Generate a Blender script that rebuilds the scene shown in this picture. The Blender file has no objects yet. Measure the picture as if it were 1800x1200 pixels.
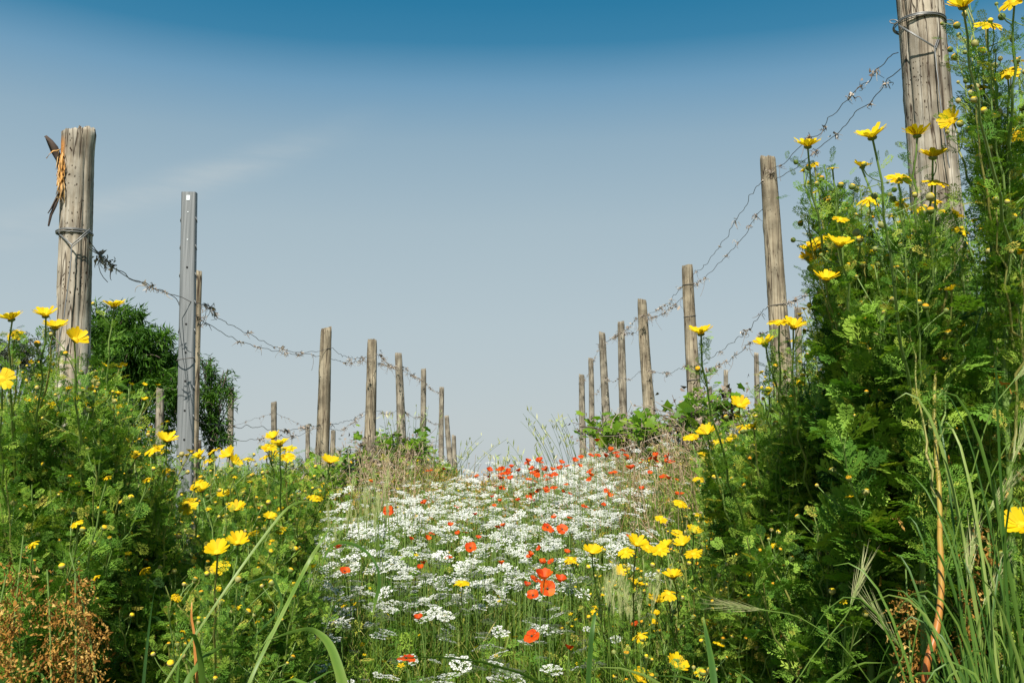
import bpy, math, random
import numpy as np
from mathutils import Vector, Matrix

random.seed(7)
RNG = np.random.default_rng(11)
scene = bpy.context.scene
COL = scene.collection
EYE = 1.10
PITCH = math.atan(240 / 1750)

# ------------------------------------------------------------------ camera
cam_d = bpy.data.cameras.new('camera'); cam = bpy.data.objects.new('camera', cam_d); COL.objects.link(cam)
cam.location = (0, 0, EYE); cam.rotation_euler = (math.pi / 2 + PITCH, 0, 0)
cam_d.lens = 35; cam_d.sensor_width = 36; cam_d.clip_start = 0.05; cam_d.clip_end = 12000
scene.camera = cam

# ------------------------------------------------------------------ light
SUN_EL, SUN_AZ = math.radians(48), math.radians(10)      # azimuth measured from straight behind the camera towards the left
sdir = Vector((-math.sin(SUN_AZ) * math.cos(SUN_EL), -math.cos(SUN_AZ) * math.cos(SUN_EL), math.sin(SUN_EL)))
sd = bpy.data.lights.new('sun', 'SUN'); sd.energy = 4.8; sd.angle = math.radians(0.5); sd.color = (1.0, 0.955, 0.87)
so = bpy.data.objects.new('sun', sd); COL.objects.link(so); so.rotation_euler = sdir.to_track_quat('Z', 'Y').to_euler()
so.location = (-6, -10, 14)

def srgb(r, g, b):
    return tuple(((c / 255) / 12.92 if c / 255 <= .04045 else ((c / 255 + .055) / 1.055) ** 2.4) for c in (r, g, b))

world = bpy.data.worlds.new('World'); scene.world = world; world.use_nodes = True
wn, wl = world.node_tree.nodes, world.node_tree.links
wn.clear()
out = wn.new('ShaderNodeOutputWorld'); bg = wn.new('ShaderNodeBackground'); bg.inputs[1].default_value = 0.1
sky = wn.new('ShaderNodeTexSky'); sky.sky_type = 'NISHITA'; sky.sun_disc = False
sky.sun_elevation = SUN_EL; sky.sun_rotation = math.atan2(sdir.x, sdir.y)
tc = wn.new('ShaderNodeTexCoord'); sp = wn.new('ShaderNodeSeparateXYZ'); wl.new(tc.outputs['Generated'], sp.inputs[0])
ns = wn.new('ShaderNodeTexNoise'); ns.inputs['Scale'].default_value = 2.2; ns.inputs['Detail'].default_value = 3
mp = wn.new('ShaderNodeMapping'); wl.new(tc.outputs['Generated'], mp.inputs[0]); wl.new(mp.outputs[0], ns.inputs['Vector'])
ma = wn.new('ShaderNodeMath'); ma.operation = 'MULTIPLY_ADD'; wl.new(ns.outputs[0], ma.inputs[0]); ma.inputs[1].default_value = 0.016
wl.new(sp.outputs[2], ma.inputs[2])
ramp = wn.new('ShaderNodeValToRGB'); wl.new(ma.outputs[0], ramp.inputs[0])
stops = [(0.0, (190, 199, 202)), (0.06, (189, 199, 202)), (0.155, (181, 196, 202)), (0.255, (168, 188, 198)), (0.335, (145, 174, 192)),
         (0.385, (112, 157, 187)), (0.422, (56, 129, 167)), (0.455, (36, 120, 160)), (1.0, (26, 98, 145))]
el = ramp.color_ramp.elements
while len(el) < len(stops): el.new(0.5)
for e, (p, c) in zip(el, stops):
    e.position = p; e.color = (*[v * 2 ** -.55 for v in srgb(*c)], 1)
sc10 = wn.new('ShaderNodeVectorMath'); sc10.operation = 'SCALE'; sc10.inputs['Scale'].default_value = 10.0; wl.new(ramp.outputs[0], sc10.inputs[0])
mixs = wn.new('ShaderNodeMix'); mixs.data_type = 'RGBA'; mixs.inputs[0].default_value = 0.95
wl.new(sky.outputs[0], mixs.inputs[6]); wl.new(sc10.outputs[0], mixs.inputs[7])
# a thin streak of cirrus, slanting up to the right in the left half
cx = wn.new('ShaderNodeMath'); cx.operation = 'MULTIPLY_ADD'; wl.new(sp.outputs[0], cx.inputs[0]); cx.inputs[1].default_value = -0.40
wl.new(sp.outputs[2], cx.inputs[2])                                    # z - 0.33 x = const along the streak
n2 = wn.new('ShaderNodeTexNoise'); n2.inputs['Scale'].default_value = 9; n2.inputs['Detail'].default_value = 6; n2.inputs['Roughness'].default_value = .6
mp2 = wn.new('ShaderNodeMapping'); mp2.inputs['Rotation'].default_value = (0, 0.38, 0); mp2.inputs['Scale'].default_value = (0.9, 1, 5)
wl.new(tc.outputs['Generated'], mp2.inputs[0]); wl.new(mp2.outputs[0], n2.inputs['Vector'])
cd = wn.new('ShaderNodeMath'); cd.operation = 'ADD'; wl.new(cx.outputs[0], cd.inputs[0]); cd.inputs[1].default_value = -0.398
ca = wn.new('ShaderNodeMath'); ca.operation = 'ABSOLUTE'; wl.new(cd.outputs[0], ca.inputs[0])
cr = wn.new('ShaderNodeMapRange'); cr.interpolation_type = 'SMOOTHSTEP'; wl.new(ca.outputs[0], cr.inputs[0])
cr.inputs[1].default_value = 0.0; cr.inputs[2].default_value = 0.026; cr.inputs[3].default_value = 1; cr.inputs[4].default_value = 0
cm = wn.new('ShaderNodeMath'); cm.operation = 'MULTIPLY'; wl.new(cr.outputs[0], cm.inputs[0])
nr = wn.new('ShaderNodeMapRange'); wl.new(n2.outputs[0], nr.inputs[0]); nr.inputs[1].default_value = .30; nr.inputs[2].default_value = .72
nr.inputs[3].default_value = 0; nr.inputs[4].default_value = 0.44; wl.new(nr.outputs[0], cm.inputs[1])
xr = wn.new('ShaderNodeMapRange'); xr.interpolation_type = 'SMOOTHSTEP'; wl.new(sp.outputs[0], xr.inputs[0])
xr.inputs[1].default_value = -0.30; xr.inputs[2].default_value = -0.10; xr.inputs[3].default_value = 1; xr.inputs[4].default_value = 0
cm2 = wn.new('ShaderNodeMath'); cm2.operation = 'MULTIPLY'; wl.new(cm.outputs[0], cm2.inputs[0]); wl.new(xr.outputs[0], cm2.inputs[1])
mixc = wn.new('ShaderNodeMix'); mixc.data_type = 'RGBA'; wl.new(cm2.outputs[0], mixc.inputs[0]); wl.new(mixs.outputs[2], mixc.inputs[6])
mixc.inputs[7].default_value = (3.9, 4.25, 4.3, 1)
wl.new(mixc.outputs[2], bg.inputs[0]); wl.new(bg.outputs[0], out.inputs[0])

vs = scene.view_settings; vs.view_transform = 'Standard'; vs.look = 'None'; vs.exposure = 0.55; vs.gamma = 1; vs.use_curve_mapping = False
scene.cycles.max_bounces = 6; scene.cycles.transparent_max_bounces = 4; scene.cycles.diffuse_bounces = 2; scene.cycles.transmission_bounces = 4

# ------------------------------------------------------------------ geometry helpers
def U(px, py, d):
    """point at forward distance d metres that the photograph shows at pixel px, py"""
    a = (px - 900) / 1750; b = (600 - py) / 1750
    c, s = math.cos(PITCH), math.sin(PITCH)
    k = d / (c - b * s)
    return np.array([a * k, d, EYE + k * (s + b * c)])

_py = [-6, 0, 2, 3.5, 5, 6.7, 9, 11, 14, 20, 30, 80, 400, 5000]
_pz = [-1.1, -1.05, -.95, -.70, -.50, -.36, -.22, -.20, -.30, -.9, -2.5, -7, -14, -45]
_rz = [-1.0, -.95, -.72, -.32, -.12, -.02, .02, .08, .1, -.2, -2.0, -7, -14, -45]
_lz = [-1.0, -.98, -.82, -.58, -.42, -.30, -.14, -.03, 0.0, -.3, -2.0, -7, -14, -45]
def ground(x, y):
    x = np.asarray(x, float); y = np.asarray(y, float)
    p = np.interp(y, _py, _pz); r = np.interp(y, _py, _rz); l = np.interp(y, _py, _lz)
    t = np.clip((np.abs(x) - .55) / .75, 0, 1); t = t * t * (3 - 2 * t)
    b = np.where(x > 0, r, l)
    z = p * (1 - t) + b * t
    far = np.clip((np.abs(x) - 2.2), 0, 6) * np.where(x > 0, .04, .09) * np.clip(1 - (y - 20) / 40, 0, 1)
    w = .03 * np.sin(3.1 * x + 1.3 * y) * np.sin(2.3 * y - 1.1 * x) + .015 * np.sin(7.7 * x) * np.cos(6.1 * y)
    return EYE + z - far + w * np.clip(1 - y / 60, 0, 1)

class Geo:
    def __init__(s): s.V = []; s.F = []; s.M = []; s.T = []; s.n = 0
    def add(s, V, F, mat=0, tint=.5):
        V = np.asarray(V, float).reshape(-1, 3); F = np.asarray(F, int)
        s.V.append(V); s.F.append(F + s.n); s.n += len(V)
        s.M.append(np.full(len(F), mat) if np.isscalar(mat) else np.asarray(mat))
        s.T.append(np.full(len(V), tint) if np.isscalar(tint) else np.asarray(tint, float))
    def stamp(s, tmpl, R, P, S, tint, mat=None):
        """tmpl = (V, F, M); R (n,3,3), P (n,3), S (n,) or (n,3), tint (n,)"""
        V, F, M = tmpl; n = len(P)
        if n == 0: return
        S = np.asarray(S, float)
        if S.ndim == 1: S = S[:, None]
        VV = V[None] * S[:, None, :]
        W = np.einsum('nij,nkj->nki', R, VV) + P[:, None, :]
        FF = (F[None] + (np.arange(n) * len(V))[:, None, None]).reshape(-1, F.shape[1])
        s.V.append(W.reshape(-1, 3)); s.F.append(FF + s.n); s.n += n * len(V)
        s.M.append(np.tile(M if mat is None else np.full(len(F), mat), n))
        s.T.append(np.repeat(tint, len(V)))
    def mesh(s, name, mats, smooth=False):
        me = bpy.data.meshes.new(name)
        if not s.V: return me
        V = np.concatenate(s.V); me.vertices.add(len(V)); me.vertices.foreach_set('co', V.astype(np.float32).ravel())
        lt = np.concatenate([np.full(len(f), f.shape[1]) for f in s.F]); li = np.concatenate([f.ravel() for f in s.F])
        me.loops.add(len(li)); me.loops.foreach_set('vertex_index', li.astype(np.int32))
        me.polygons.add(len(lt)); me.polygons.foreach_set('loop_start', np.concatenate([[0], np.cumsum(lt)[:-1]]).astype(np.int32))
        for m in mats: me.materials.append(m)
        me.polygons.foreach_set('material_index', np.concatenate(s.M).astype(np.int32))
        if smooth: me.polygons.foreach_set('use_smooth', np.ones(len(lt), bool))
        at = me.attributes.new('tint', 'FLOAT', 'POINT'); at.data.foreach_set('value', np.concatenate(s.T).astype(np.float32))
        me.update(calc_edges=True)
        return me
    def obj(s, name, mats, parent=None, smooth=False):
        o = bpy.data.objects.new(name, s.mesh(name, mats, smooth)); COL.objects.link(o)
        if parent is not None: o.parent = parent
        return o

def tag(o, label, cat, group=None, kind=None):
    if label: o['label'] = label
    if cat: o['category'] = cat
    if group: o['group'] = group
    if kind: o['kind'] = kind
    return o
def empty(name, loc, label, cat, group=None, rz=0):
    o = bpy.data.objects.new(name, None); COL.objects.link(o); o.location = loc; o.rotation_euler.z = rz; o.empty_display_size = .05
    return tag(o, label, cat, group)
def link_mesh(name, me, parent=None, loc=None, R=None, s=1.0):
    o = bpy.data.objects.new(name, me); COL.objects.link(o)
    if parent is not None: o.parent = parent
    if loc is not None:
        M = Matrix.Identity(4)
        if R is not None:
            for i in range(3):
                for j in range(3): M[i][j] = R[i][j] * s
        else:
            for i in range(3): M[i][i] = s
        for i in range(3): M[i][3] = loc[i]
        o.matrix_basis = M
    return o
def copy_tree(o, parent=None):
    c = o.copy(); COL.objects.link(c)
    if parent is not None: c.parent = parent
    for ch in list(o.children): copy_tree(ch, c)
    return c

def norm(a): return a / np.maximum(np.linalg.norm(a, axis=-1, keepdims=True), 1e-9)
def tube(g, P, r, n=6, mat=0, tint=.5, cap=True):
    P = np.asarray(P, float); m = len(P); r = np.broadcast_to(np.asarray(r, float), (m,))
    T = norm(np.gradient(P, axis=0)); ref = np.array([0.31, .23, 1.]) if abs(T[0][2]) < .9 else np.array([1., .2, 0])
    A = norm(np.cross(T, ref)); B = np.cross(T, A)
    a = np.arange(n) * 2 * math.pi / n
    V = P[:, None] + r[:, None, None] * (A[:, None] * np.cos(a)[None, :, None] + B[:, None] * np.sin(a)[None, :, None])
    V = V.reshape(-1, 3); i = np.arange(m - 1)[:, None] * n; j = np.arange(n)[None]
    F = np.stack([i + j, i + (j + 1) % n, i + n + (j + 1) % n, i + n + j], -1).reshape(-1, 4)
    tt = tint if np.isscalar(tint) else np.repeat(tint, n)
    g.add(V, F, mat, tt)
def bez(a, c, b, n):
    t = np.linspace(0, 1, n)[:, None]; return (1 - t) ** 2 * a + 2 * t * (1 - t) * c + t * t * b
def frames(X, up=None, jit=0.35, rng=RNG):
    """rotation matrices with x along X and z near up"""
    n = len(X); X = norm(X)
    u = np.tile([0, 0, 1.], (n, 1)) if up is None else up
    u = u + rng.normal(0, jit, (n, 3)); Z = norm(u - (u * X).sum(1, keepdims=True) * X); Y = np.cross(Z, X)
    return np.stack([X, Y, Z], -1)
def rotz(a):
    c, s = np.cos(a), np.sin(a); o = np.zeros_like(a); i = np.ones_like(a)
    return np.stack([np.stack([c, -s, o], -1), np.stack([s, c, o], -1), np.stack([o, o, i], -1)], -2)
def tilt_frames(N, spin):
    """z along N, spun"""
    N = norm(N); ref = np.where(np.abs(N[:, 2:3]) > .95, np.array([[1., 0, 0]]), np.array([[0, 0, 1.]]))
    X = norm(np.cross(ref, N)); Y = np.cross(N, X)
    return np.stack([X, Y, N], -1) @ rotz(spin)

# ------------------------------------------------------------------ materials
def new_mat(name):
    m = bpy.data.materials.new(name); m.use_nodes = True; return m, m.node_tree.nodes, m.node_tree.links, m.node_tree.nodes['Principled BSDF']
def tint_mat(name, cols, rough=.55, transl=.35, spec=.3, tcol=None, noise=0.0, nscale=60):
    m, n, l, b = new_mat(name)
    at = n.new('ShaderNodeAttribute'); at.attribute_name = 'tint'; at.attribute_type = 'INSTANCER' if name in ('daisy_leaf',) else 'GEOMETRY'
    src = at.outputs['Fac']
    if noise:
        tcn = n.new('ShaderNodeTexCoord'); nn = n.new('ShaderNodeTexNoise'); nn.inputs['Scale'].default_value = nscale; l.new(tcn.outputs['Object'], nn.inputs['Vector'])
        q = n.new('ShaderNodeMath'); q.operation = 'MULTIPLY_ADD'; l.new(nn.outputs[0], q.inputs[0]); q.inputs[1].default_value = noise
        q2 = n.new('ShaderNodeMath'); q2.operation = 'SUBTRACT'; l.new(src, q2.inputs[0]); q2.inputs[1].default_value = noise * .5
        l.new(q2.outputs[0], q.inputs[2]); src = q.outputs[0]
    r = n.new('ShaderNodeValToRGB'); e = r.color_ramp.elements
    while len(e) < len(cols): e.new(.5)
    for i, c in enumerate(cols): e[i].position = i / max(1, len(cols) - 1); e[i].color = (*c, 1)
    l.new(src, r.inputs[0]); l.new(r.outputs[0], b.inputs['Base Color'])
    b.inputs['Roughness'].default_value = rough; b.inputs['Specular IOR Level'].default_value = spec
    if transl:
        t = n.new('ShaderNodeBsdfTranslucent'); mx = n.new('ShaderNodeMixShader'); mx.inputs[0].default_value = transl
        hs = n.new('ShaderNodeMix'); hs.data_type = 'RGBA'; hs.blend_type = 'MULTIPLY'; hs.inputs[0].default_value = 1
        l.new(r.outputs[0], hs.inputs[6]); hs.inputs[7].default_value = (*(tcol or (1.3, 1.5, .6)), 1)
        l.new(hs.outputs[2], t.inputs[0]); o = n['Material Output']
        l.new(b.outputs[0], mx.inputs[1]); l.new(t.outputs[0], mx.inputs[2]); l.new(mx.outputs[0], o.inputs[0])
    return m
MAT = {}
MAT['leaf'] = tint_mat('daisy_leaf', [(.022, .062, .010), (.085, .20, .024), (.18, .33, .040), (.32, .45, .060), (.50, .42, .08)], rough=.6, transl=.26, spec=.12)
MAT['stem'] = tint_mat('green_stem', [(.10, .19, .035), (.20, .29, .075), (.33, .19, .05)], transl=0, rough=.45, noise=.3, nscale=30)
MAT['amber'] = tint_mat('amber_stem', [(.30, .055, .02), (.42, .15, .03), (.34, .24, .04), (.25, .25, .05)], transl=0, rough=.42, spec=.4, noise=.5, nscale=45)
MAT['dry'] = tint_mat('dried_leaf', [(.15, .06, .014), (.42, .21, .04), (.62, .42, .13)], rough=.8, transl=.2, spec=.1, tcol=(1.2, 1, .7))
MAT['yellow'] = tint_mat('yellow_petal', [(.66, .36, .003), (.74, .50, .004), (.78, .60, .012)], rough=.6, transl=.3, spec=.15, tcol=(1, 1, .8))
MAT['disc'] = tint_mat('flower_disc', [(.55, .24, .006), (.70, .42, .008), (.80, .58, .02)], rough=.8, transl=0, noise=.8, nscale=700)
MAT['calyx'] = tint_mat('calyx_green', [(.08, .13, .02), (.20, .24, .06), (.4, .33, .12)], transl=0, noise=.4, nscale=300)
MAT['poppy'] = tint_mat('poppy_petal', [(.46, .025, .005), (.72, .085, .008), (.82, .20, .015)], rough=.5, transl=.35, spec=.2, tcol=(1, .7, .5))
MAT['poppy_dark'] = tint_mat('poppy_centre', [(.015, .012, .012), (.05, .05, .03)], transl=0)
MAT['white'] = tint_mat('white_petal', [(.42, .44, .33), (.62, .63, .56), (.77, .77, .72)], rough=.7, transl=.15, spec=.1, tcol=(1, 1, .95))
MAT['grass'] = tint_mat('grass_blade', [(.030, .075, .008), (.085, .17, .015), (.19, .27, .028), (.44, .38, .13)], rough=.5, transl=.38, spec=.2)
MAT['broad'] = tint_mat('broad_grass', [(.028, .075, .015), (.06, .14, .022), (.14, .24, .035), (.30, .38, .10)], rough=.42, transl=.32, spec=.3, noise=.2, nscale=8)
MAT['ear'] = tint_mat('barley_ear', [(.16, .26, .06), (.34, .40, .15), (.55, .52, .28)], rough=.5, transl=.25, spec=.3)
MAT['vine'] = tint_mat('vine_leaf', [(.05, .13, .010), (.16, .29, .018), (.34, .44, .04)], rough=.45, transl=.42, spec=.25)
MAT['bark'] = tint_mat('vine_bark', [(.035, .024, .018), (.10, .072, .055), (.20, .15, .12)], rough=.95, transl=0, noise=.9, nscale=40)
MAT['twig'] = tint_mat('dry_twig', [(.11, .08, .06), (.34, .27, .21), (.62, .54, .44)], rough=.9, transl=0, spec=.1)
MAT['treeleaf'] = tint_mat('tree_leaf', [(.022, .060, .008), (.055, .14, .014), (.12, .24, .025)], rough=.5, transl=.32, spec=.2)
MAT['olive'] = tint_mat('dull_leaf', [(.05, .07, .035), (.10, .125, .07), (.16, .19, .11)], rough=.6, transl=.2)

def wood_mat(name, c0, c1, c2, stain=0.0, worm=.5):
    m, n, l, b = new_mat(name)
    t = n.new('ShaderNodeTexCoord'); mpn = n.new('ShaderNodeMapping'); mpn.inputs['Scale'].default_value = (55, 55, 3.2); l.new(t.outputs['Object'], mpn.inputs[0])
    oi = n.new('ShaderNodeObjectInfo'); ad = n.new('ShaderNodeVectorMath'); ad.operation = 'ADD'; l.new(mpn.outputs[0], ad.inputs[0])
    sv = n.new('ShaderNodeMath'); sv.operation = 'MULTIPLY'; l.new(oi.outputs['Random'], sv.inputs[0]); sv.inputs[1].default_value = 57
    l.new(sv.outputs[0], ad.inputs[1])
    g1 = n.new('ShaderNodeTexNoise'); g1.inputs['Scale'].default_value = 1; g1.inputs['Detail'].default_value = 8; g1.inputs['Roughness'].default_value = .7; l.new(ad.outputs[0], g1.inputs['Vector'])
    r = n.new('ShaderNodeValToRGB'); e = r.color_ramp.elements; e.new(.5)
    for i, (p, c) in enumerate(((.33, c0), (.48, c1), (.68, c2))): e[i].position = p; e[i].color = (*c, 1)
    l.new(g1.outputs[0], r.inputs[0])
    g2 = n.new('ShaderNodeTexNoise'); g2.inputs['Scale'].default_value = 7; g2.inputs['Detail'].default_value = 4; l.new(t.outputs['Object'], g2.inputs['Vector'])
    r2 = n.new('ShaderNodeMapRange'); l.new(g2.outputs[0], r2.inputs[0]); r2.inputs[1].default_value = .38; r2.inputs[2].default_value = .62; r2.inputs[3].default_value = .50; r2.inputs[4].default_value = 1.15
    mu = n.new('ShaderNodeVectorMath'); mu.operation = 'SCALE'; l.new(r.outputs[0], mu.inputs[0]); l.new(r2.outputs[0], mu.inputs['Scale'])
    # worm holes and short dark cracks
    m3 = n.new('ShaderNodeMapping'); m3.inputs['Scale'].default_value = (95, 95, 42)
    gd = n.new('ShaderNodeTexNoise'); gd.inputs['Scale'].default_value = 14; l.new(t.outputs['Object'], gd.inputs['Vector']); gs = n.new('ShaderNodeVectorMath'); gs.operation = 'MULTIPLY_ADD'; l.new(gd.outputs['Color'], gs.inputs[0]); gs.inputs[1].default_value = (.05, .05, .05); l.new(t.outputs['Object'], gs.inputs[2]); l.new(gs.outputs[0], m3.inputs[0])
    vo = n.new('ShaderNodeTexVoronoi'); vo.inputs['Scale'].default_value = 1; l.new(m3.outputs[0], vo.inputs['Vector'])
    g3 = n.new('ShaderNodeTexNoise'); g3.inputs['Scale'].default_value = 11; l.new(t.outputs['Object'], g3.inputs['Vector'])
    lt = n.new('ShaderNodeMapRange'); l.new(vo.outputs['Distance'], lt.inputs[0]); lt.inputs[1].default_value = .16; lt.inputs[2].default_value = .24; lt.inputs[3].default_value = 1; lt.inputs[4].default_value = 0
    l3 = n.new('ShaderNodeMapRange'); l.new(g3.outputs[0], l3.inputs[0]); l3.inputs[1].default_value = .48; l3.inputs[2].default_value = .58
    mm = n.new('ShaderNodeMath'); mm.operation = 'MULTIPLY'; l.new(lt.outputs[0], mm.inputs[0]); l.new(l3.outputs[0], mm.inputs[1])
    mw = n.new('ShaderNodeMath'); mw.operation = 'MULTIPLY'; l.new(mm.outputs[0], mw.inputs[0]); mw.inputs[1].default_value = worm
    m4 = n.new('ShaderNodeMapping'); m4.inputs['Scale'].default_value = (38, 38, 1.6); l.new(t.outputs['Object'], m4.inputs[0])
    v2 = n.new('ShaderNodeTexNoise'); v2.inputs['Scale'].default_value = 1; v2.inputs['Detail'].default_value = 2; l.new(m4.outputs[0], v2.inputs['Vector'])
    ab = n.new('ShaderNodeMath'); ab.operation = 'SUBTRACT'; l.new(v2.outputs[0], ab.inputs[0]); ab.inputs[1].default_value = .5
    ab2 = n.new('ShaderNodeMath'); ab2.operation = 'ABSOLUTE'; l.new(ab.outputs[0], ab2.inputs[0])
    ck = n.new('ShaderNodeMapRange'); l.new(ab2.outputs[0], ck.inputs[0]); ck.inputs[1].default_value = .004; ck.inputs[2].default_value = .026; ck.inputs[3].default_value = .95; ck.inputs[4].default_value = 0
    mxx = n.new('ShaderNodeMath'); mxx.operation = 'MAXIMUM'; l.new(ck.outputs[0], mxx.inputs[0]); l.new(mw.outputs[0], mxx.inputs[1])
    mc = n.new('ShaderNodeMix'); mc.data_type = 'RGBA'; l.new(mxx.outputs[0], mc.inputs[0]); l.new(mu.outputs[0], mc.inputs[6]); mc.inputs[7].default_value = (.05, .033, .022, 1)
    colr = mc.outputs[2]
    at = n.new('ShaderNodeAttribute'); at.attribute_name = 'tint'
    ms = n.new('ShaderNodeMix'); ms.data_type = 'RGBA'; l.new(at.outputs['Fac'], ms.inputs[0]); l.new(colr, ms.inputs[6]); ms.inputs[7].default_value = (.55, .24, .06, 1)
    l.new(ms.outputs[2], b.inputs['Base Color'])
    bp = n.new('ShaderNodeBump'); bp.inputs['Strength'].default_value = .55; bp.inputs['Distance'].default_value = .004
    hh = n.new('ShaderNodeMath'); hh.operation = 'SUBTRACT'; l.new(g1.outputs[0], hh.inputs[0]); l.new(mxx.outputs[0], hh.inputs[1])
    l.new(hh.outputs[0], bp.inputs['Height']); l.new(bp.outputs[0], b.inputs['Normal'])
    b.inputs['Roughness'].default_value = .9; b.inputs['Specular IOR Level'].default_value = .15
    return m
MAT['wood_pale'] = wood_mat('weathered_pale_wood', (.20, .15, .10), (.42, .36, .27), (.62, .57, .47), worm=1.3)
MAT['wood'] = wood_mat('weathered_wood', (.16, .12, .08), (.32, .265, .18), (.45, .39, .28), worm=.8)
MAT['wood_far'] = wood_mat('weathered_wood_grey', (.16, .13, .095), (.30, .26, .195), (.42, .38, .29), worm=.4)
m, n, l, b = new_mat('galvanised_steel'); MAT['steel'] = m
t = n.new('ShaderNodeTexCoord'); mpn = n.new('ShaderNodeMapping'); mpn.inputs['Scale'].default_value = (120, 120, 3); l.new(t.outputs['Object'], mpn.inputs[0])
g1 = n.new('ShaderNodeTexNoise'); g1.inputs['Scale'].default_value = 1; g1.inputs['Detail'].default_value = 5; l.new(mpn.outputs[0], g1.inputs['Vector'])
r = n.new('ShaderNodeValToRGB'); r.color_ramp.elements[0].color = (.13, .14, .14, 1); r.color_ramp.elements[1].color = (.29, .30, .30, 1); r.color_ramp.elements[0].position = .3; r.color_ramp.elements[1].position = .75
l.new(g1.outputs[0], r.inputs[0]); l.new(r.outputs[0], b.inputs['Base Color']); b.inputs['Metallic'].default_value = .25; b.inputs['Roughness'].default_value = .55
m, n, l, b = new_mat('old_wire'); MAT['wire'] = m
b.inputs['Base Color'].default_value = (.13, .12, .11, 1); b.inputs['Metallic'].default_value = .3; b.inputs['Roughness'].default_value = .6
m, n, l, b = new_mat('zinc_wire'); MAT['zinc'] = m
b.inputs['Base Color'].default_value = (.22, .22, .21, 1); b.inputs['Metallic'].default_value = .5; b.inputs['Roughness'].default_value = .45

m, n, l, b = new_mat('soil'); MAT['soil'] = m
t = n.new('ShaderNodeTexCoord'); g1 = n.new('ShaderNodeTexNoise'); g1.inputs['Scale'].default_value = 5; g1.inputs['Detail'].default_value = 9; l.new(t.outputs['Object'], g1.inputs['Vector'])
r = n.new('ShaderNodeValToRGB'); e = r.color_ramp.elements; e.new(.5)
for i, (p, c) in enumerate(((.35, (.030, .045, .012)), (.5, (.07, .085, .025)), (.65, (.14, .105, .06)))): e[i].position = p; e[i].color = (*c, 1)
l.new(g1.outputs[0], r.inputs[0]); l.new(r.outputs[0], b.inputs['Base Color']); b.inputs['Roughness'].default_value = 1; b.inputs['Specular IOR Level'].default_value = 0
bp = n.new('ShaderNodeBump'); bp.inputs['Distance'].default_value = .05; l.new(g1.outputs[0], bp.inputs['Height']); l.new(bp.outputs[0], b.inputs['Normal'])
m, n, l, b = new_mat('far_hill'); MAT['hill'] = m
t = n.new('ShaderNodeTexCoord'); g1 = n.new('ShaderNodeTexNoise'); g1.inputs['Scale'].default_value = .01; g1.inputs['Detail'].default_value = 8; l.new(t.outputs['Object'], g1.inputs['Vector'])
r = n.new('ShaderNodeValToRGB'); r.color_ramp.elements[0].color = (.045, .065, .06, 1); r.color_ramp.elements[1].color = (.12, .14, .11, 1)
l.new(g1.outputs[0], r.inputs[0]); l.new(r.outputs[0], b.inputs['Base Color']); b.inputs['Roughness'].default_value = 1

# ------------------------------------------------------------------ ground and hills
def grid_sheet(xs, ys, fz, name, mat):
    X, Y = np.meshgrid(xs, ys); Z = fz(X, Y); g = Geo(); nx, ny = len(xs), len(ys)
    i = np.arange(ny - 1)[:, None] * nx; j = np.arange(nx - 1)[None]
    F = np.stack([i + j, i + j + 1, i + nx + j + 1, i + nx + j], -1).reshape(-1, 4)
    g.add(np.stack([X, Y, Z], -1).reshape(-1, 3), F); return g.obj(name, [mat], smooth=True)
xs = np.concatenate([-np.geomspace(5000, 8, 40), np.linspace(-7, 7, 141), np.geomspace(8, 5000, 40)])
ys = np.concatenate([-np.geomspace(300, 3, 16), np.linspace(-2, 24, 200), np.geomspace(25, 6000, 60)])
tag(grid_sheet(xs, ys, ground, 'ground', MAT['soil']), 'earth under the flowers, rising to a low crest', None, kind='structure')
hx = np.linspace(-3500, 1500, 160); hy = np.linspace(2200, 3600, 30)
def hz(X, Y):
    v = np.exp(-((Y - 2900) / 420) ** 2)
    return -40 + v * (78 + 22 * np.sin(X / 310 + 1) + 12 * np.sin(X / 97) + 6 * np.sin(X / 41 + Y / 90)) * np.clip((200 - X) / 900, 0, 1)
tag(grid_sheet(hx, hy, hz, 'hills', MAT['hill']), 'low grey-green ridge far off on the left', None, kind='structure')

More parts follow.
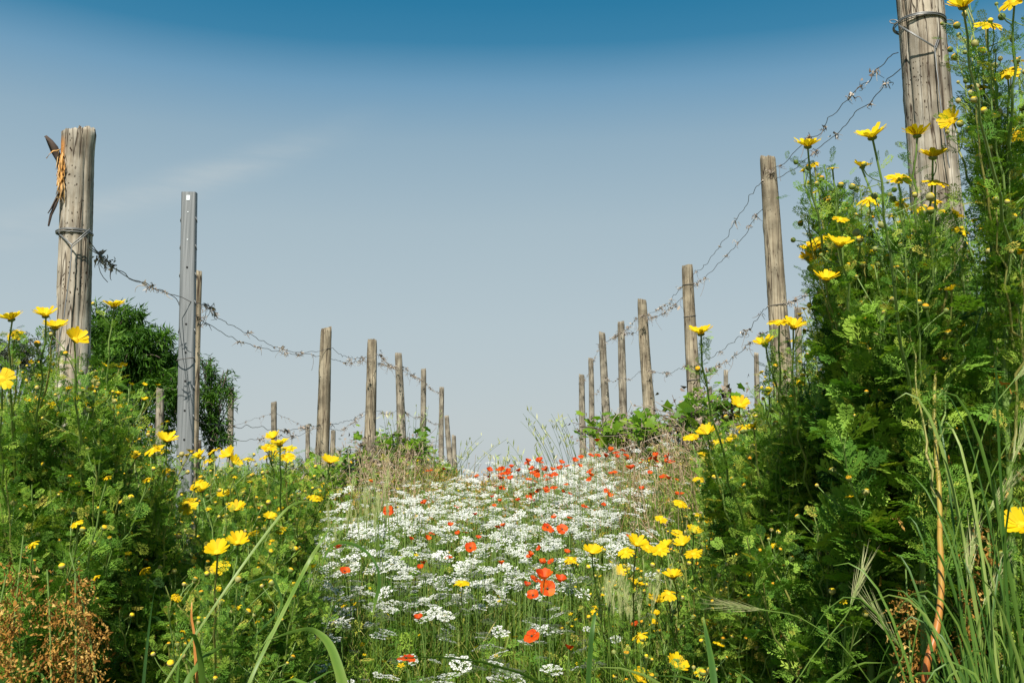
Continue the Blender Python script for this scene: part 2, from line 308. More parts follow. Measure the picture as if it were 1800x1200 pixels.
# ------------------------------------------------------------------ posts
def post(top, low, w0, w1, d, label, mat='wood', hi=False, seed=0, group='wooden posts of the vineyard rows', cat='post', flare=0, stain=False, extra_down=.15, name='wooden_post', knots=4):
    rg = np.random.default_rng(seed)
    A = U(*top, d); B = U(*low, d); B = A + (B - A) * (1)
    dirv = (B - A) / abs(B[2] - A[2])
    gz = float(ground(B[0], B[1])); L = A[2] - gz + extra_down
    base = A + dirv * L
    r0 = w0 / 1750 * d / 2; r1 = w1 / 1750 * d / 2
    r1 = r1 + (r1 - r0) * .3
    nz, na = (150, 72) if hi else (46, 28)
    t = np.linspace(0, 1, nz); a = np.arange(na) * 2 * math.pi / na
    TT, AA = np.meshgrid(t, a, indexing='ij')
    R = r0 + (r1 - r0) * np.clip(TT * L / (abs(A[2] - B[2])), 0, 1.2)
    rel = np.zeros_like(R)
    for k in range(5):
        f = rg.integers(1, 5); rel += rg.uniform(.012, .045) / f * 1.6 * np.sin(f * AA + rg.uniform(0, 6) + rg.uniform(-2, 2) * TT * 3) * np.cos(rg.uniform(1, 9) * TT + rg.uniform(0, 6))
    for k in range(knots):
        ka, kt = rg.uniform(0, 6.28), rg.uniform(.05, .8)
        da = np.angle(np.exp(1j * (AA - ka))); rel += rg.uniform(.03, .09) * np.exp(-(da / .35) ** 2 - ((TT - kt) * L / .035) ** 2)
    for k in range(9 if hi else 5):                                       # drying cracks along the grain
        ka = rg.uniform(0, 6.28) if k else 4.9; c0, c1 = sorted(rg.uniform(-.1, 1.1, 2)); wob = rg.uniform(.02, .12)
        if k == 0: c0, c1 = .15, 1.2
        da = np.angle(np.exp(1j * (AA - ka - wob * np.sin(7 * TT + k))))
        env = np.clip((TT - c0) / .05, 0, 1) * np.clip((c1 - TT) / .05, 0, 1)
        rel -= (.15 if hi else .17) * env * np.exp(-(da / (.05 if hi else .12)) ** 2)
    if flare:
        rel += flare * np.exp(-((AA - 6.1) / .8) ** 2) * np.exp(-(TT * L / .055) ** 2) + flare * np.exp(-((AA + .18) / .8) ** 2) * np.exp(-(TT * L / .055) ** 2)
    rel += rg.normal(0, .006 if hi else .008, rel.shape)
    rr = R * (1 + rel); rr[0] *= .93
    sway = np.array([1, 0, 0]) * (np.sin(t * 5 + seed) * r0 * .10)[:, None]
    ctr = A[None] + dirv[None] * (t * L)[:, None] + sway
    V = np.stack([ctr[:, None, 0] + rr * np.cos(AA), ctr[:, None, 1] + rr * np.sin(AA), ctr[:, None, 2] + 0 * AA], -1)
    V[0, :, 2] += rg.normal(0, r0 * .06, na) + r0 * rg.uniform(.08, .28) * np.cos(a - rg.uniform(0, 6)) - r0 * .35 * np.exp(-((a - rg.uniform(3.6, 5.6)) / .3) ** 2)
    cap = V[0].mean(0) + np.array([0, 0, r0 * .03])
    V = np.concatenate([V.reshape(-1, 3), [cap]]) - base
    i = np.arange(nz - 1)[:, None] * na; j = np.arange(na)[None]
    F = np.stack([i + j, i + na + j, i + na + (j + 1) % na, i + (j + 1) % na], -1).reshape(-1, 4)
    g = Geo(); tint = np.zeros(len(V))
    if stain:
        z = V[:, 2] + base[2]; ang = np.concatenate([AA.ravel(), [0]]); zz = (A[2] - z)
        tint = np.exp(-((np.angle(np.exp(1j * (ang - 3.95)))) / .34) ** 4) * np.clip((zz - .03) / .03, 0, 1) * np.clip((.24 - zz) / .08, 0, 1)
    g.add(V, F, 0, tint); g.V[-1] = g.V[-1]
    g.F.append(np.stack([np.arange(na), (np.arange(na) + 1) % na, np.full(na, nz * na)], -1)); g.M.append(np.zeros(na)); 
    o = g.obj(name, [MAT[mat]], smooth=True); o.location = base
    tag(o, label, cat, group)
    o['_a'] = list(map(float, A)); o['_r'] = float(r0)
    return o

GL, GR, G2 = 'posts of the left vineyard row', 'posts of the right vineyard row', 'small posts of the rows farther off'
PR = [  # top, low, w0, w1, d
 ((1602, -110), (1647, 370), 80, 86, 3.3), ((1348, 276), (1376, 640), 28, 35, 5.25), ((1208, 466), (1226, 790), 19, 25, 7.5),
 ((1129, 526), (1141, 735), 16, 20, 9.9), ((1092, 565), (1095, 730), 12.5, 14, 11.8), ((1058, 584), (1064, 720), 11.5, 14, 13.9),
 ((1038, 629), (1040, 730), 9, 10, 15.8), ((1022, 658), (1024, 740), 10, 11, 17.6)]
LR = ['thick weathered end post at the right edge, bound with grey wire', 'tall leaning wooden post between two sky gaps, next behind the thick right end post',
      'third post of the right row, standing above yellow daisies with two wire bands', 'slightly leaning fourth post of the right row above the pale vine leaves',
      'fifth post of the right row, thin, just left of the leaning one', 'sixth post of the right row with a forked splinter low down',
      'seventh post of the right row, thin and pale, second from its far end', 'farthest post of the right row, beside the wispy tall grass']
RP = []
for i, (a, c, w0, w1, d) in enumerate(PR):
    RP.append(post(a, c, w0, w1, d, LR[i], 'wood_pale' if i == 0 else ('wood' if i < 4 else 'wood_far'), hi=i < 2, seed=20 + i, group=GR))
PL = [((134, 230), (130, 600), 56, 57, 3.3), ((349, 476), (343, 700), 13, 15, 4.75), ((575, 576), (563, 860), 19, 24, 7.25), ((655, 597), (647, 850), 17, 21, 9.4),
      ((700, 620), (706, 780), 12.5, 15, 11.7), ((744, 648), (744, 790), 9.5, 10, 14.6), ((776, 680), (776, 790), 8.5, 9, 17.8), ((785, 730), (789, 780), 8, 9, 19.6), ((798, 765), (799, 800), 7.5, 8, 21)]
LL = ['thick pale end post on the left with torn orange bark near its top', 'thin wooden post hidden close behind the metal post', 'tall grey-brown post right of the gap beside the metal post',
      'cracked post with a dark vine stock at its foot in the left row', 'post leaning left above the green vines in the left row', 'slim straight post left of the three last posts of the left row',
      'third post from the far end of the left row', 'short leaning post, second from the far end of the left row', 'last and shortest post of the left row at the crest']
LP = []
for i, (a, c, w0, w1, d) in enumerate(PL):
    LP.append(post(a, c, w0, w1, d, LL[i], 'wood_pale' if i == 0 else ('wood' if i < 4 else 'wood_far'), hi=i == 0, seed=40 + i, group=GL, flare=.17 if i == 0 else 0, stain=i == 0))
for k, (a, c, w0, w1, d, lb) in enumerate([
    ((281, 683), (279, 830), 13, 15, 12, 'small post in front of the dark tree, left of the metal post'), ((349, 773), (349, 812), 9, 9, 15, 'short post showing just right of the metal post'),
    ((406, 685), (405, 790), 10, 11, 15.5, 'small post at the edge of the loose green tree'), ((482, 706), (482, 770), 10, 10, 17, 'small post alone against the sky above the yellow daisies'),
    ((541, 746), (541, 810), 7.5, 8, 20, 'thin pale post just left of the tall grey-brown post'), ((586, 756), (582, 840), 8, 11, 15, 'short crooked post just right of the tall grey-brown post'),
    ((595, 792), (596, 830), 9, 9, 14, 'low stump-like post beside the short crooked post'),
    ((1248, 680), (1248, 770), 7, 7, 18, 'thin distant post right of the third right-row post'), ((1207, 730), (1207, 800), 6, 7, 20, 'distant post left of the third right-row post foot'),
    ((1276, 650), (1277, 730), 8, 8, 15, 'distant post behind the long daisy branch with a single flower'), ((1330, 620), (1331, 690), 8, 9, 13, 'distant post seen just left of the tall leaning post'),
    ((1403, 540), (1404, 640), 12, 12, 11, 'distant post seen just right of the tall leaning post')]):
    post(a, c, w0, w1, d, lb, 'wood_far', seed=70 + k, group=G2)

# torn bark on the left end post: dark curled slabs and splinters (a part of the post)
g = Geo(); dL = 3.3
def pix(px, py, d): return U(px, py, d)
def slab(pts, ws, th, mat, tint):
    P = np.array([pix(px, py, dL + dy) for px, py, dy in pts]); n_ = len(P)
    T = norm(np.gradient(P, axis=0)); W = norm(np.cross(T, np.array([.35, 1, .2]))); N = np.cross(T, W)
    ws = np.array(ws)[:, None] / 1750 * dL / 2; V = []
    for s, q in ((-1, 0), (0, 1), (1, 0), (0, -.6)): V.append(P + W * ws * s + N * th * q)
    V = np.stack(V, 1) + RNG.normal(0, .0012, (n_, 4, 3)); i = np.arange(n_ - 1)[:, None] * 4; j = np.arange(4)[None]
    F = np.stack([i + j, i + (j + 1) % 4, i + 4 + (j + 1) % 4, i + 4 + j], -1).reshape(-1, 4)
    F = np.concatenate([F, [[3, 2, 1, 0]], [[(n_ - 1) * 4 + q for q in range(4)]]])
    g.add(V.reshape(-1, 3), F, mat, tint)
slab([(80, 240, -.06), (88, 250, -.06), (96, 262, -.05), (103, 280, -.05), (105, 298, -.045), (107, 320, -.04)], [5, 14, 17, 14, 11, 5], .006, 0, .25)
slab([(104, 335, -.04), (103, 345, -.05), (97, 362, -.06), (90, 378, -.06), (85, 397, -.06)], [3, 6, 7, 6, 4], .003, 0, .2)
slab([(104, 335, -.05), (98, 350, -.06), (90, 366, -.065), (84, 375, -.065)], [2, 3, 3, 1.5], .002, 0, .45)
slab([(106, 262, -.06), (100, 266, -.07), (93, 266, -.08), (86, 272, -.08), (82, 279, -.08)], [6, 4, 3, 2, 1], .0015, 1, .6)
for k in range(34):
    x0 = 103 + RNG.uniform(0, 9); y0 = RNG.uniform(262, 320); 
    slab([(x0, y0, -.055), (x0 + RNG.uniform(-4, 4), y0 + 14, -.062), (x0 + RNG.uniform(-8, 2), y0 + RNG.uniform(24, 40), -.06)], [RNG.uniform(.8, 3), RNG.uniform(1, 2.4), .4], .0008, 1, RNG.uniform(.3, 1))
g.V = [v - np.array(LP[0].location) for v in g.V]
MAT['torn'] = tint_mat('torn_wood', [(.42, .16, .035), (.60, .30, .08), (.66, .46, .22)], transl=0, rough=.85, noise=.4, nscale=90)
bk = g.obj('bark', [MAT['bark'], MAT['torn']], LP[0]); bk['label'] = 'dark torn bark with orange splinters'

# galvanised metal post: folded channel with lips, notches and punched holes
def metal_post():
    d = 4.43; A = U(331, 337, d); B = U(322, 880, d); gz = float(ground(B[0], B[1])) - .2; dirv = (B - A) / (A[2] - B[2]); L = A[2] - gz; base = A + dirv * L
    w = 26 / 1750 * d / 2
    root = empty('metal_post', base, 'tall galvanised steel channel post with punched holes, left row', 'post', GL)
    prof = np.array([(-w * .62, .030), (-w * 1.02, .028), (-w * 1.0, .004), (-w * .86, -.0), (-w * .30, -.0005), (-w * .18, .0006), (w * .18, .0006), (w * .30, -.001), (w * .86, 0), (w * 1.0, .004), (w * 1.02, .028), (w * .62, .030)])
    th = .0022; inner = prof.copy(); c = prof.mean(0)
    nrm = []
    for i in range(len(prof)):
        a = prof[max(i - 1, 0)]; b_ = prof[min(i + 1, len(prof) - 1)]; tdir = (b_ - a) / np.linalg.norm(b_ - a); nrm.append((-tdir[1], tdir[0]))
    inner = prof + np.array(nrm) * th
    loop = np.concatenate([prof, inner[::-1]]); n_ = len(loop); nz = 40
    # rows, with the flange notched at intervals
    g = Geo(); t = np.linspace(0, 1, nz); V = []
    for tt in t:
        cc = A + dirv * L * tt
        V.append(np.stack([cc[0] + loop[:, 0] * (1 + .10 * tt), cc[1] + loop[:, 1], np.full(n_, cc[2])], -1))
    V = np.array(V).reshape(-1, 3) - base; i = np.arange(nz - 1)[:, None] * n_; j = np.arange(n_)[None]
    F = np.stack([i + j, i + n_ + j, i + n_ + (j + 1) % n_, i + (j + 1) % n_], -1).reshape(-1, 4)
    g.add(V, F); m_ = len(prof)
    g.add(V[:n_], [[k, k + 1, n_ - 2 - k, n_ - 1 - k] for k in range(m_ - 1)])
    g.obj('channel', [MAT['steel']], root)
    zs = list(np.arange(337 + 50, 860, 50.0))
    dk = Geo(); hk = Geo()
    for y in zs:                                                         # hooked lips cut out of both flange edges
        t_ = (y - 337) / (880 - 337); P = A + (B - A) * t_ - base; ww = w * (1 + .08 * t_)
        for s in (-1, 1):
            x = P[0] + s * (ww + .0015); 
            q = np.array([[x, P[1] + .004, P[2] + .012], [x + s * .005, P[1] + .012, P[2] - .004], [x + s * .004, P[1] + .02, P[2] - .012], [x, P[1] + .024, P[2] + .008],
                          [x - s * .002, P[1] + .004, P[2] + .010], [x + s * .003, P[1] + .012, P[2] - .006], [x + s * .002, P[1] + .02, P[2] - .013], [x - s * .002, P[1] + .024, P[2] + .006]])
            hk = Geo(); hk.add(q, [[0, 1, 2, 3], [7, 6, 5, 4], [0, 4, 5, 1], [1, 5, 6, 2], [2, 6, 7, 3], [3, 7, 4, 0]]); hk.obj('wire_hook', [MAT['steel']], root)
    m, n, l, b = new_mat('hole_dark'); b.inputs['Base Color'].default_value = (.012, .012, .012, 1); b.inputs['Roughness'].default_value = .9
    m2, n, l, b2 = new_mat('bare_zinc_spot'); b2.inputs['Base Color'].default_value = (.7, .74, .76, 1); b2.inputs['Roughness'].default_value = .4
    a = np.arange(10) * 2 * math.pi / 10
    for k, (y, sq) in enumerate([(348, 1), (374, 2), (424, 2), (474, 0), (575, 0), (625, 0), (675, 0), (726, 0), (776, 0), (826, 0)]):
        t_ = (y - 337) / (880 - 337); P = A + (B - A) * t_ - base; hg = Geo()
        if sq == 1: ring = np.array([(-.008, -.012), (.008, -.012), (.008, .012), (-.008, .012)])
        else: ring = np.stack([np.cos(a), np.sin(a)], -1) * (.0048 if sq == 0 else .003)
        rr = len(ring); V = np.concatenate([np.stack([P[0] + ring[:, 0], np.full(rr, P[1] - .0012), P[2] + ring[:, 1]], -1), np.stack([P[0] + ring[:, 0], np.full(rr, P[1] + .003), P[2] + ring[:, 1]], -1)])
        hg.add(V, [[q, (q + 1) % rr, rr + (q + 1) % rr, rr + q] for q in range(rr)])
        for q in range(1, rr - 1): hg.add(V[[0, q, q + 1]], [[0, 2, 1]])
        hg.obj('hole', [m if sq == 0 else m2], root)
metal_post()

# ------------------------------------------------------------------ wires with dried tendrils
def wire(label, knots, r=.0017, clumps=20, group='old wires strung between the posts', kink=.006, seed=0, tend=1.0):
    rg = np.random.default_rng(seed); P = []
    for (a, b_) in zip(knots[:-1], knots[1:]):
        A, B = U(*a), U(*b_); n_ = max(3, int(np.linalg.norm(B - A) / .035))
        for t in np.linspace(0, 1, n_, endpoint=False): P.append(A + (B - A) * t)
    P.append(U(*knots[-1])); P = np.array(P)
    k = np.cumsum(rg.normal(0, 1, (len(P), 3)), 0); k = k - np.array([np.convolve(k[:, i], np.ones(9) / 9, 'same') for i in range(3)]).T
    k = np.array([np.convolve(k[:, i], [.25, .5, .25], 'same') for i in range(3)]).T
    P = P + k * kink; g = Geo(); org = P[0].copy(); tube(g, P - org, r, 5)
    o = g.obj('wire', [MAT['wire']]); o.location = org; tag(o, label, 'wire', group)
    if clumps:
        g = Geo()
        for c in range(clumps):
            i0 = rg.integers(2, len(P) - 2); c0 = P[i0] - org; big = rg.uniform(.35, 1.05) * tend
            for s in range(rg.integers(3, 9)):
                q = c0 + rg.normal(0, .012 * big, 3) * [1, .6, .5]; L_ = rg.uniform(.012, .04) * big
                dv = rg.normal(0, 1, 3); dv[2] -= .5; dv /= np.linalg.norm(dv)
                tube(g, bez(q, q + dv * L_ + rg.normal(0, .01, 3), q + dv * L_ * .6 + np.array([rg.normal(0, .015), 0, -L_ * .8]), 5), np.linspace(.0022, .0009, 5) * min(1.6, max(1., big)), 4, 0, rg.uniform(.1, 1))
            for s in range(rg.integers(3, 7)):                             # crumpled leaf scraps
                q = c0 + rg.normal(0, .011 * big, 3); sz = rg.uniform(.004, .011) * big
                g.add(q + rg.normal(0, sz, (4, 3)), [[0, 1, 2, 3]], 0, rg.uniform(.0, .9))
            if rg.random() < .18: tube(g, bez(c0, c0 + [rg.normal(0, .02), 0, -.05], c0 + [rg.normal(0, .03), 0, -rg.uniform(.06, .14)], 6), .0012, 4, 0, .3)
        p = g.obj('dried_tendrils', [MAT['twig']], o); p['kind'] = 'stuff'
    return o
WL, WR = 'wires of the left row', 'wires of the right row'
wire('upper wire of the left row with dead tendrils, from end post over the metal post', [(156, 437, 3.28), (185, 457, 3.5), (228, 490, 3.8), (270, 505, 4.1), (305, 520, 4.35), (345, 531, 4.45), (372, 542, 4.8), (385, 560, 5.0), (430, 583, 5.6), (455, 597, 5.9), (490, 612, 6.4), (520, 619, 6.8), (556, 618, 7.15), (585, 612, 7.25), (600, 625, 7.7), (620, 630, 8.4), (645, 628, 9.2), (668, 622, 9.4), (680, 640, 10.2), (698, 646, 11.6), (712, 645, 11.8), (725, 660, 12.8), (744, 670, 14.5), (760, 685, 16), (776, 692, 17.6)], clumps=64, group=WL, seed=1, kink=.007)
wire('second upper wire of the left row hanging just below the first', [(158, 425, 3.28), (180, 452, 3.5), (210, 478, 3.7), (250, 500, 4.0), (300, 517, 4.35), (350, 560, 4.75), (400, 590, 5.2), (430, 603, 5.6), (460, 612, 6), (510, 622, 6.7), (560, 624, 7.2), (586, 632, 7.3), (610, 637, 8.1), (640, 634, 9.2), (665, 638, 9.5), (690, 645, 11.3), (715, 655, 12), (740, 667, 14)], clumps=36, group=WL, seed=2, kink=.006)
wire('lower wire of the left row running from the metal post past the cracked post', [(335, 735, 4.6), (380, 748, 5), (450, 750, 5.8), (500, 757, 6.4), (530, 752, 6.8), (562, 748, 7.2), (590, 745, 7.6), (620, 737, 8.5), (645, 722, 9.3), (665, 722, 9.6), (680, 728, 10.6), (705, 720, 11.7), (725, 733, 13), (744, 732, 14.6), (762, 745, 16.5), (776, 745, 17.8)], clumps=36, group=WL, seed=3)
wire('thin lower companion wire below the left row lower wire', [(345, 768, 4.7), (420, 775, 5.5), (480, 768, 6.1), (525, 765, 6.7), (565, 750, 7.2), (600, 757, 7.9), (640, 728, 9.2)], clumps=14, group=WL, seed=4, r=.0014)
wire('wire of the farther left row crossing in front of the dark tree', [(180, 700, 10.5), (240, 712, 11), (281, 705, 12), (330, 725, 13.5), (406, 750, 15.4), (450, 735, 16.3), (482, 725, 17), (515, 740, 18.6), (541, 752, 20)], clumps=26, group=WL, seed=5, r=.002)
wire('upper kinked wire of the right row from the thick post to the far end', [(1578, 90, 3.3), (1560, 100, 3.45), (1543, 120, 3.6), (1530, 142, 3.75), (1505, 158, 3.95), (1478, 190, 4.2), (1450, 215, 4.45), (1440, 232, 4.55), (1422, 242, 4.7), (1390, 272, 5.0), (1358, 305, 5.2), (1335, 320, 5.25), (1308, 365, 5.8), (1268, 430, 6.5), (1240, 465, 7.0), (1222, 480, 7.4), (1198, 505, 7.6), (1175, 532, 8.2), (1150, 548, 9.2), (1130, 556, 9.8), (1118, 560, 10.2), (1104, 578, 11.3), (1090, 583, 11.8), (1068, 600, 13.7), (1056, 604, 14), (1046, 628, 15.2), (1036, 655, 15.8), (1022, 676, 17.5)], clumps=58, group=WR, seed=6, kink=.008)
wire('second upper wire of the right row just below the kinked one', [(1582, 122, 3.3), (1560, 140, 3.45), (1552, 152, 3.55), (1520, 188, 3.85), (1505, 200, 3.95), (1480, 225, 4.2), (1468, 240, 4.35), (1450, 250, 4.5), (1400, 295, 4.95), (1368, 312, 5.2), (1338, 368, 5.3), (1300, 425, 5.9), (1265, 462, 6.6), (1235, 492, 7.1), (1212, 508, 7.5), (1190, 532, 7.9), (1165, 552, 8.8), (1140, 560, 9.8), (1115, 585, 10.6), (1090, 586, 11.8), (1075, 596, 13), (1060, 604, 13.9)], clumps=55, group=WR, seed=7, kink=.007)
wire('lower wire of the right row crossing the tall leaning post', [(1460, 505, 4.5), (1425, 520, 4.8), (1400, 526, 5), (1378, 536, 5.2), (1352, 536, 5.25), (1340, 548, 5.5), (1320, 575, 5.9), (1290, 600, 6.5), (1262, 620, 7), (1230, 640, 7.4), (1205, 643, 7.6), (1180, 655, 8.4), (1160, 656, 9.1), (1140, 650, 9.8), (1125, 652, 10), (1108, 668, 11), (1090, 663, 11.8), (1078, 672, 12.8), (1064, 665, 13.8), (1050, 690, 15), (1040, 695, 15.8)], clumps=40, group=WR, seed=8)
wire('lower companion wire sloping from the tall leaning post into daisies', [(1362, 575, 5.3), (1340, 590, 5.6), (1318, 603, 5.9), (1300, 620, 6.3), (1270, 640, 6.9), (1228, 660, 7.4)], clumps=16, group=WR, seed=9)
# wires pulled tight round posts
def wire_tie(d, cx0, yband, w, V_, tail, label, loops=5, eyes=False, rr=.0019):
    g = Geo(); c = U(cx0, yband, d); R_ = w / 1750 * d / 2 * 1.05; org = c.copy(); f = d / 1750
    for k in range(loops):
        a = np.linspace(0, 2 * math.pi, 44); z = (RNG.uniform(-3, 3) + RNG.uniform(-5, 5) * np.cos(a + RNG.uniform(0, 6))) * f * .9
        rad = R_ * RNG.uniform(1.0, 1.05)
        tube(g, np.stack([rad * np.cos(a), rad * np.sin(a), z], -1), rr, 5)
    def fr(x, y):
        yo = -math.sqrt(max(R_ ** 2 - ((x - cx0) * f) ** 2, 0)) - .013 - .00014 * max(y - yband, 0) * R_ / .05
        return np.array([(x - 900) / 1750 * (d + yo) - (cx0 - 900) * f, yo, (840 - y) / 1750 * (d + yo) - (840 - yband) * f])
    for k in range(2):
        for (xa, ya) in V_[:2]:
            P = np.array([fr(xa + (V_[2][0] - xa) * t + k * 2, ya + (V_[2][1] - ya) * t + k * 3) for t in np.linspace(0, 1, 12)]); tube(g, P, rr, 5)
    P = [fr(*V_[2])] + [fr(x, y) for x, y in tail]; P = np.array(P); PP = np.concatenate([np.linspace(P[i], P[i + 1], 8, endpoint=False) for i in range(len(P) - 1)]); PP += RNG.normal(0, .0006, PP.shape)
    tube(g, PP, rr * 1.15, 5)
    if eyes:
        for s in (-1, 1):
            a = np.linspace(0, 2 * math.pi, 20); tube(g, np.stack([s * (R_ + .014) + .014 * np.cos(a), -.02 + .004 * np.sin(a), .009 * np.sin(a) + .0], -1), rr, 5)
    o = g.obj('wire_tie', [MAT['zinc']]); o.location = org; tag(o, label, 'wire', 'wires wound round the end posts')
wire_tie(3.3, 131, 411, 57, [(103, 410), (158, 402), (128, 431)], [(128, 470), (122, 560), (112, 640)], 'grey wire wound round the pale left end post')
wire_tie(3.3, 1616, 43, 84, [(1577, 45), (1658, 45), (1641, 88)], [(1643, 160), (1648, 250), (1655, 330)], 'grey wire with two eyelets round the thick right end post', eyes=True)
def band(d, cx0, y, w, label):
    g = Geo(); c = U(cx0, y, d); R_ = w / 1750 * d / 2 * 1.1; a = np.linspace(0, 2 * math.pi, 30)
    tube(g, np.stack([R_ * np.cos(a), R_ * np.sin(a), .008 * np.sin(a * 1 + 1)], -1), .0024, 5)
    o = g.obj('wire_band', [MAT['wire']]); o.location = c; tag(o, label, 'wire', 'wires wound round the end posts')
band(7.5, 1212.5, 556, 20, 'dark upper wire band round the third right-row post'); band(7.5, 1219, 667, 23, 'dark lower wire band round the third right-row post')
band(4.43, 326, 631, 27, 'thin wire looped round the metal post'); band(7.5, 1210, 500, 20, 'topmost wire loop round the third right-row post'); band(5.25, 1368, 536, 33, 'wire loop round the tall leaning post at its lower wire')

# ------------------------------------------------------------------ plant part templates (unit size)
def feather_leaf(rg, pairs=5, lobes=2, wide=.34, lobew=.052, curl=.22):
    """finely divided leaf, unit length along +x"""
    V, F = [], []
    def zc(x): return .10 * x - curl * x * x
    xs_ = np.linspace(0, 1, 5)
    for x in xs_: V += [(x, -.010 * (1.3 - x), zc(x)), (x, .010 * (1.3 - x), zc(x))]
    for i in range(4): F += [(2 * i, 2 * i + 2, 2 * i + 3), (2 * i, 2 * i + 3, 2 * i + 1)]
    for k in range(pairs):
        x0 = .14 + .80 * k / pairs + rg.uniform(-.02, .02); Lp = wide * math.sin(math.pi * (.18 + .72 * (k + .6) / pairs)) * rg.uniform(.85, 1.1)
        for s in (-1, 1):
            ang = math.radians(rg.uniform(34, 52)); dx, dy = math.cos(ang), s * math.sin(ang); px_, py_ = -dy, dx
            zt = rg.uniform(-.05, .07); b0 = len(V); w = lobew * .42
            V += [(x0 - px_ * w * .5, -py_ * w * .5, zc(x0)), (x0 + px_ * w * .5, py_ * w * .5, zc(x0)),
                  (x0 + dx * Lp, dy * Lp, zc(x0) + zt)]
            F.append((b0, b0 + 1, b0 + 2))
            for q in range(lobes):
                f = (q + 1) / (lobes + .6); cx_, cy_ = x0 + dx * Lp * f, dy * Lp * f; cz_ = zc(x0) + zt * f
                for s2 in (-1, 1):
                    a2 = ang * s + s2 * math.radians(rg.uniform(24, 44)); Ll = Lp * .60 * (1.15 - .5 * f) * rg.uniform(.8, 1.2)
                    ex, ey = math.cos(a2), math.sin(a2); b0 = len(V)
                    V += [(cx_, cy_, cz_), (cx_ + ex * Ll * .6 - ey * lobew * .5, cy_ + ey * Ll * .6 + ex * lobew * .5, cz_ + .012), (cx_ + ex * Ll, cy_ + ey * Ll, cz_ - .004), (cx_ + ex * Ll * .6 + ey * lobew * .5, cy_ + ey * Ll * .6 - ex * lobew * .5, cz_ + .006)]
                    F += [(b0, b0 + 1, b0 + 2), (b0, b0 + 2, b0 + 3)]
    V, F = np.array(V, float), np.array(F); return V, F, np.zeros(len(F), int)
rg0 = np.random.default_rng(3)
LEAF_HI = [feather_leaf(rg0) for _ in range(4)]
LEAF_MD = [feather_leaf(rg0, 5, 1, .38, .08) for _ in range(3)]
LEAF_LO = [feather_leaf(rg0, 4, 0, .40, .20) for _ in range(3)]
LEAF_WIDE = [feather_leaf(rg0, 5, 3, .46, .085, .22) for _ in range(3)]

def dry_leaf(rg):
    V, F = [], []
    for k in range(5):
        a = rg.uniform(-.6, .6); p0 = np.array([.2 * k, 0, -.05 * k]); d = np.array([math.cos(a), math.sin(a) * .8, rg.uniform(-.8, .2)]) * .32
        w = np.array([rg.normal(0, .05), .08, rg.normal(0, .08)]); b0 = len(V)
        V += [p0, p0 + d * .5 + w, p0 + d + rg.normal(0, .05, 3), p0 + d * .5 - w + [0, 0, .05]]; F += [(b0, b0 + 1, b0 + 2), (b0, b0 + 2, b0 + 3)]
    return np.array(V, float), np.array(F), np.zeros(len(F), int)
DRY = [dry_leaf(rg0) for _ in range(4)]

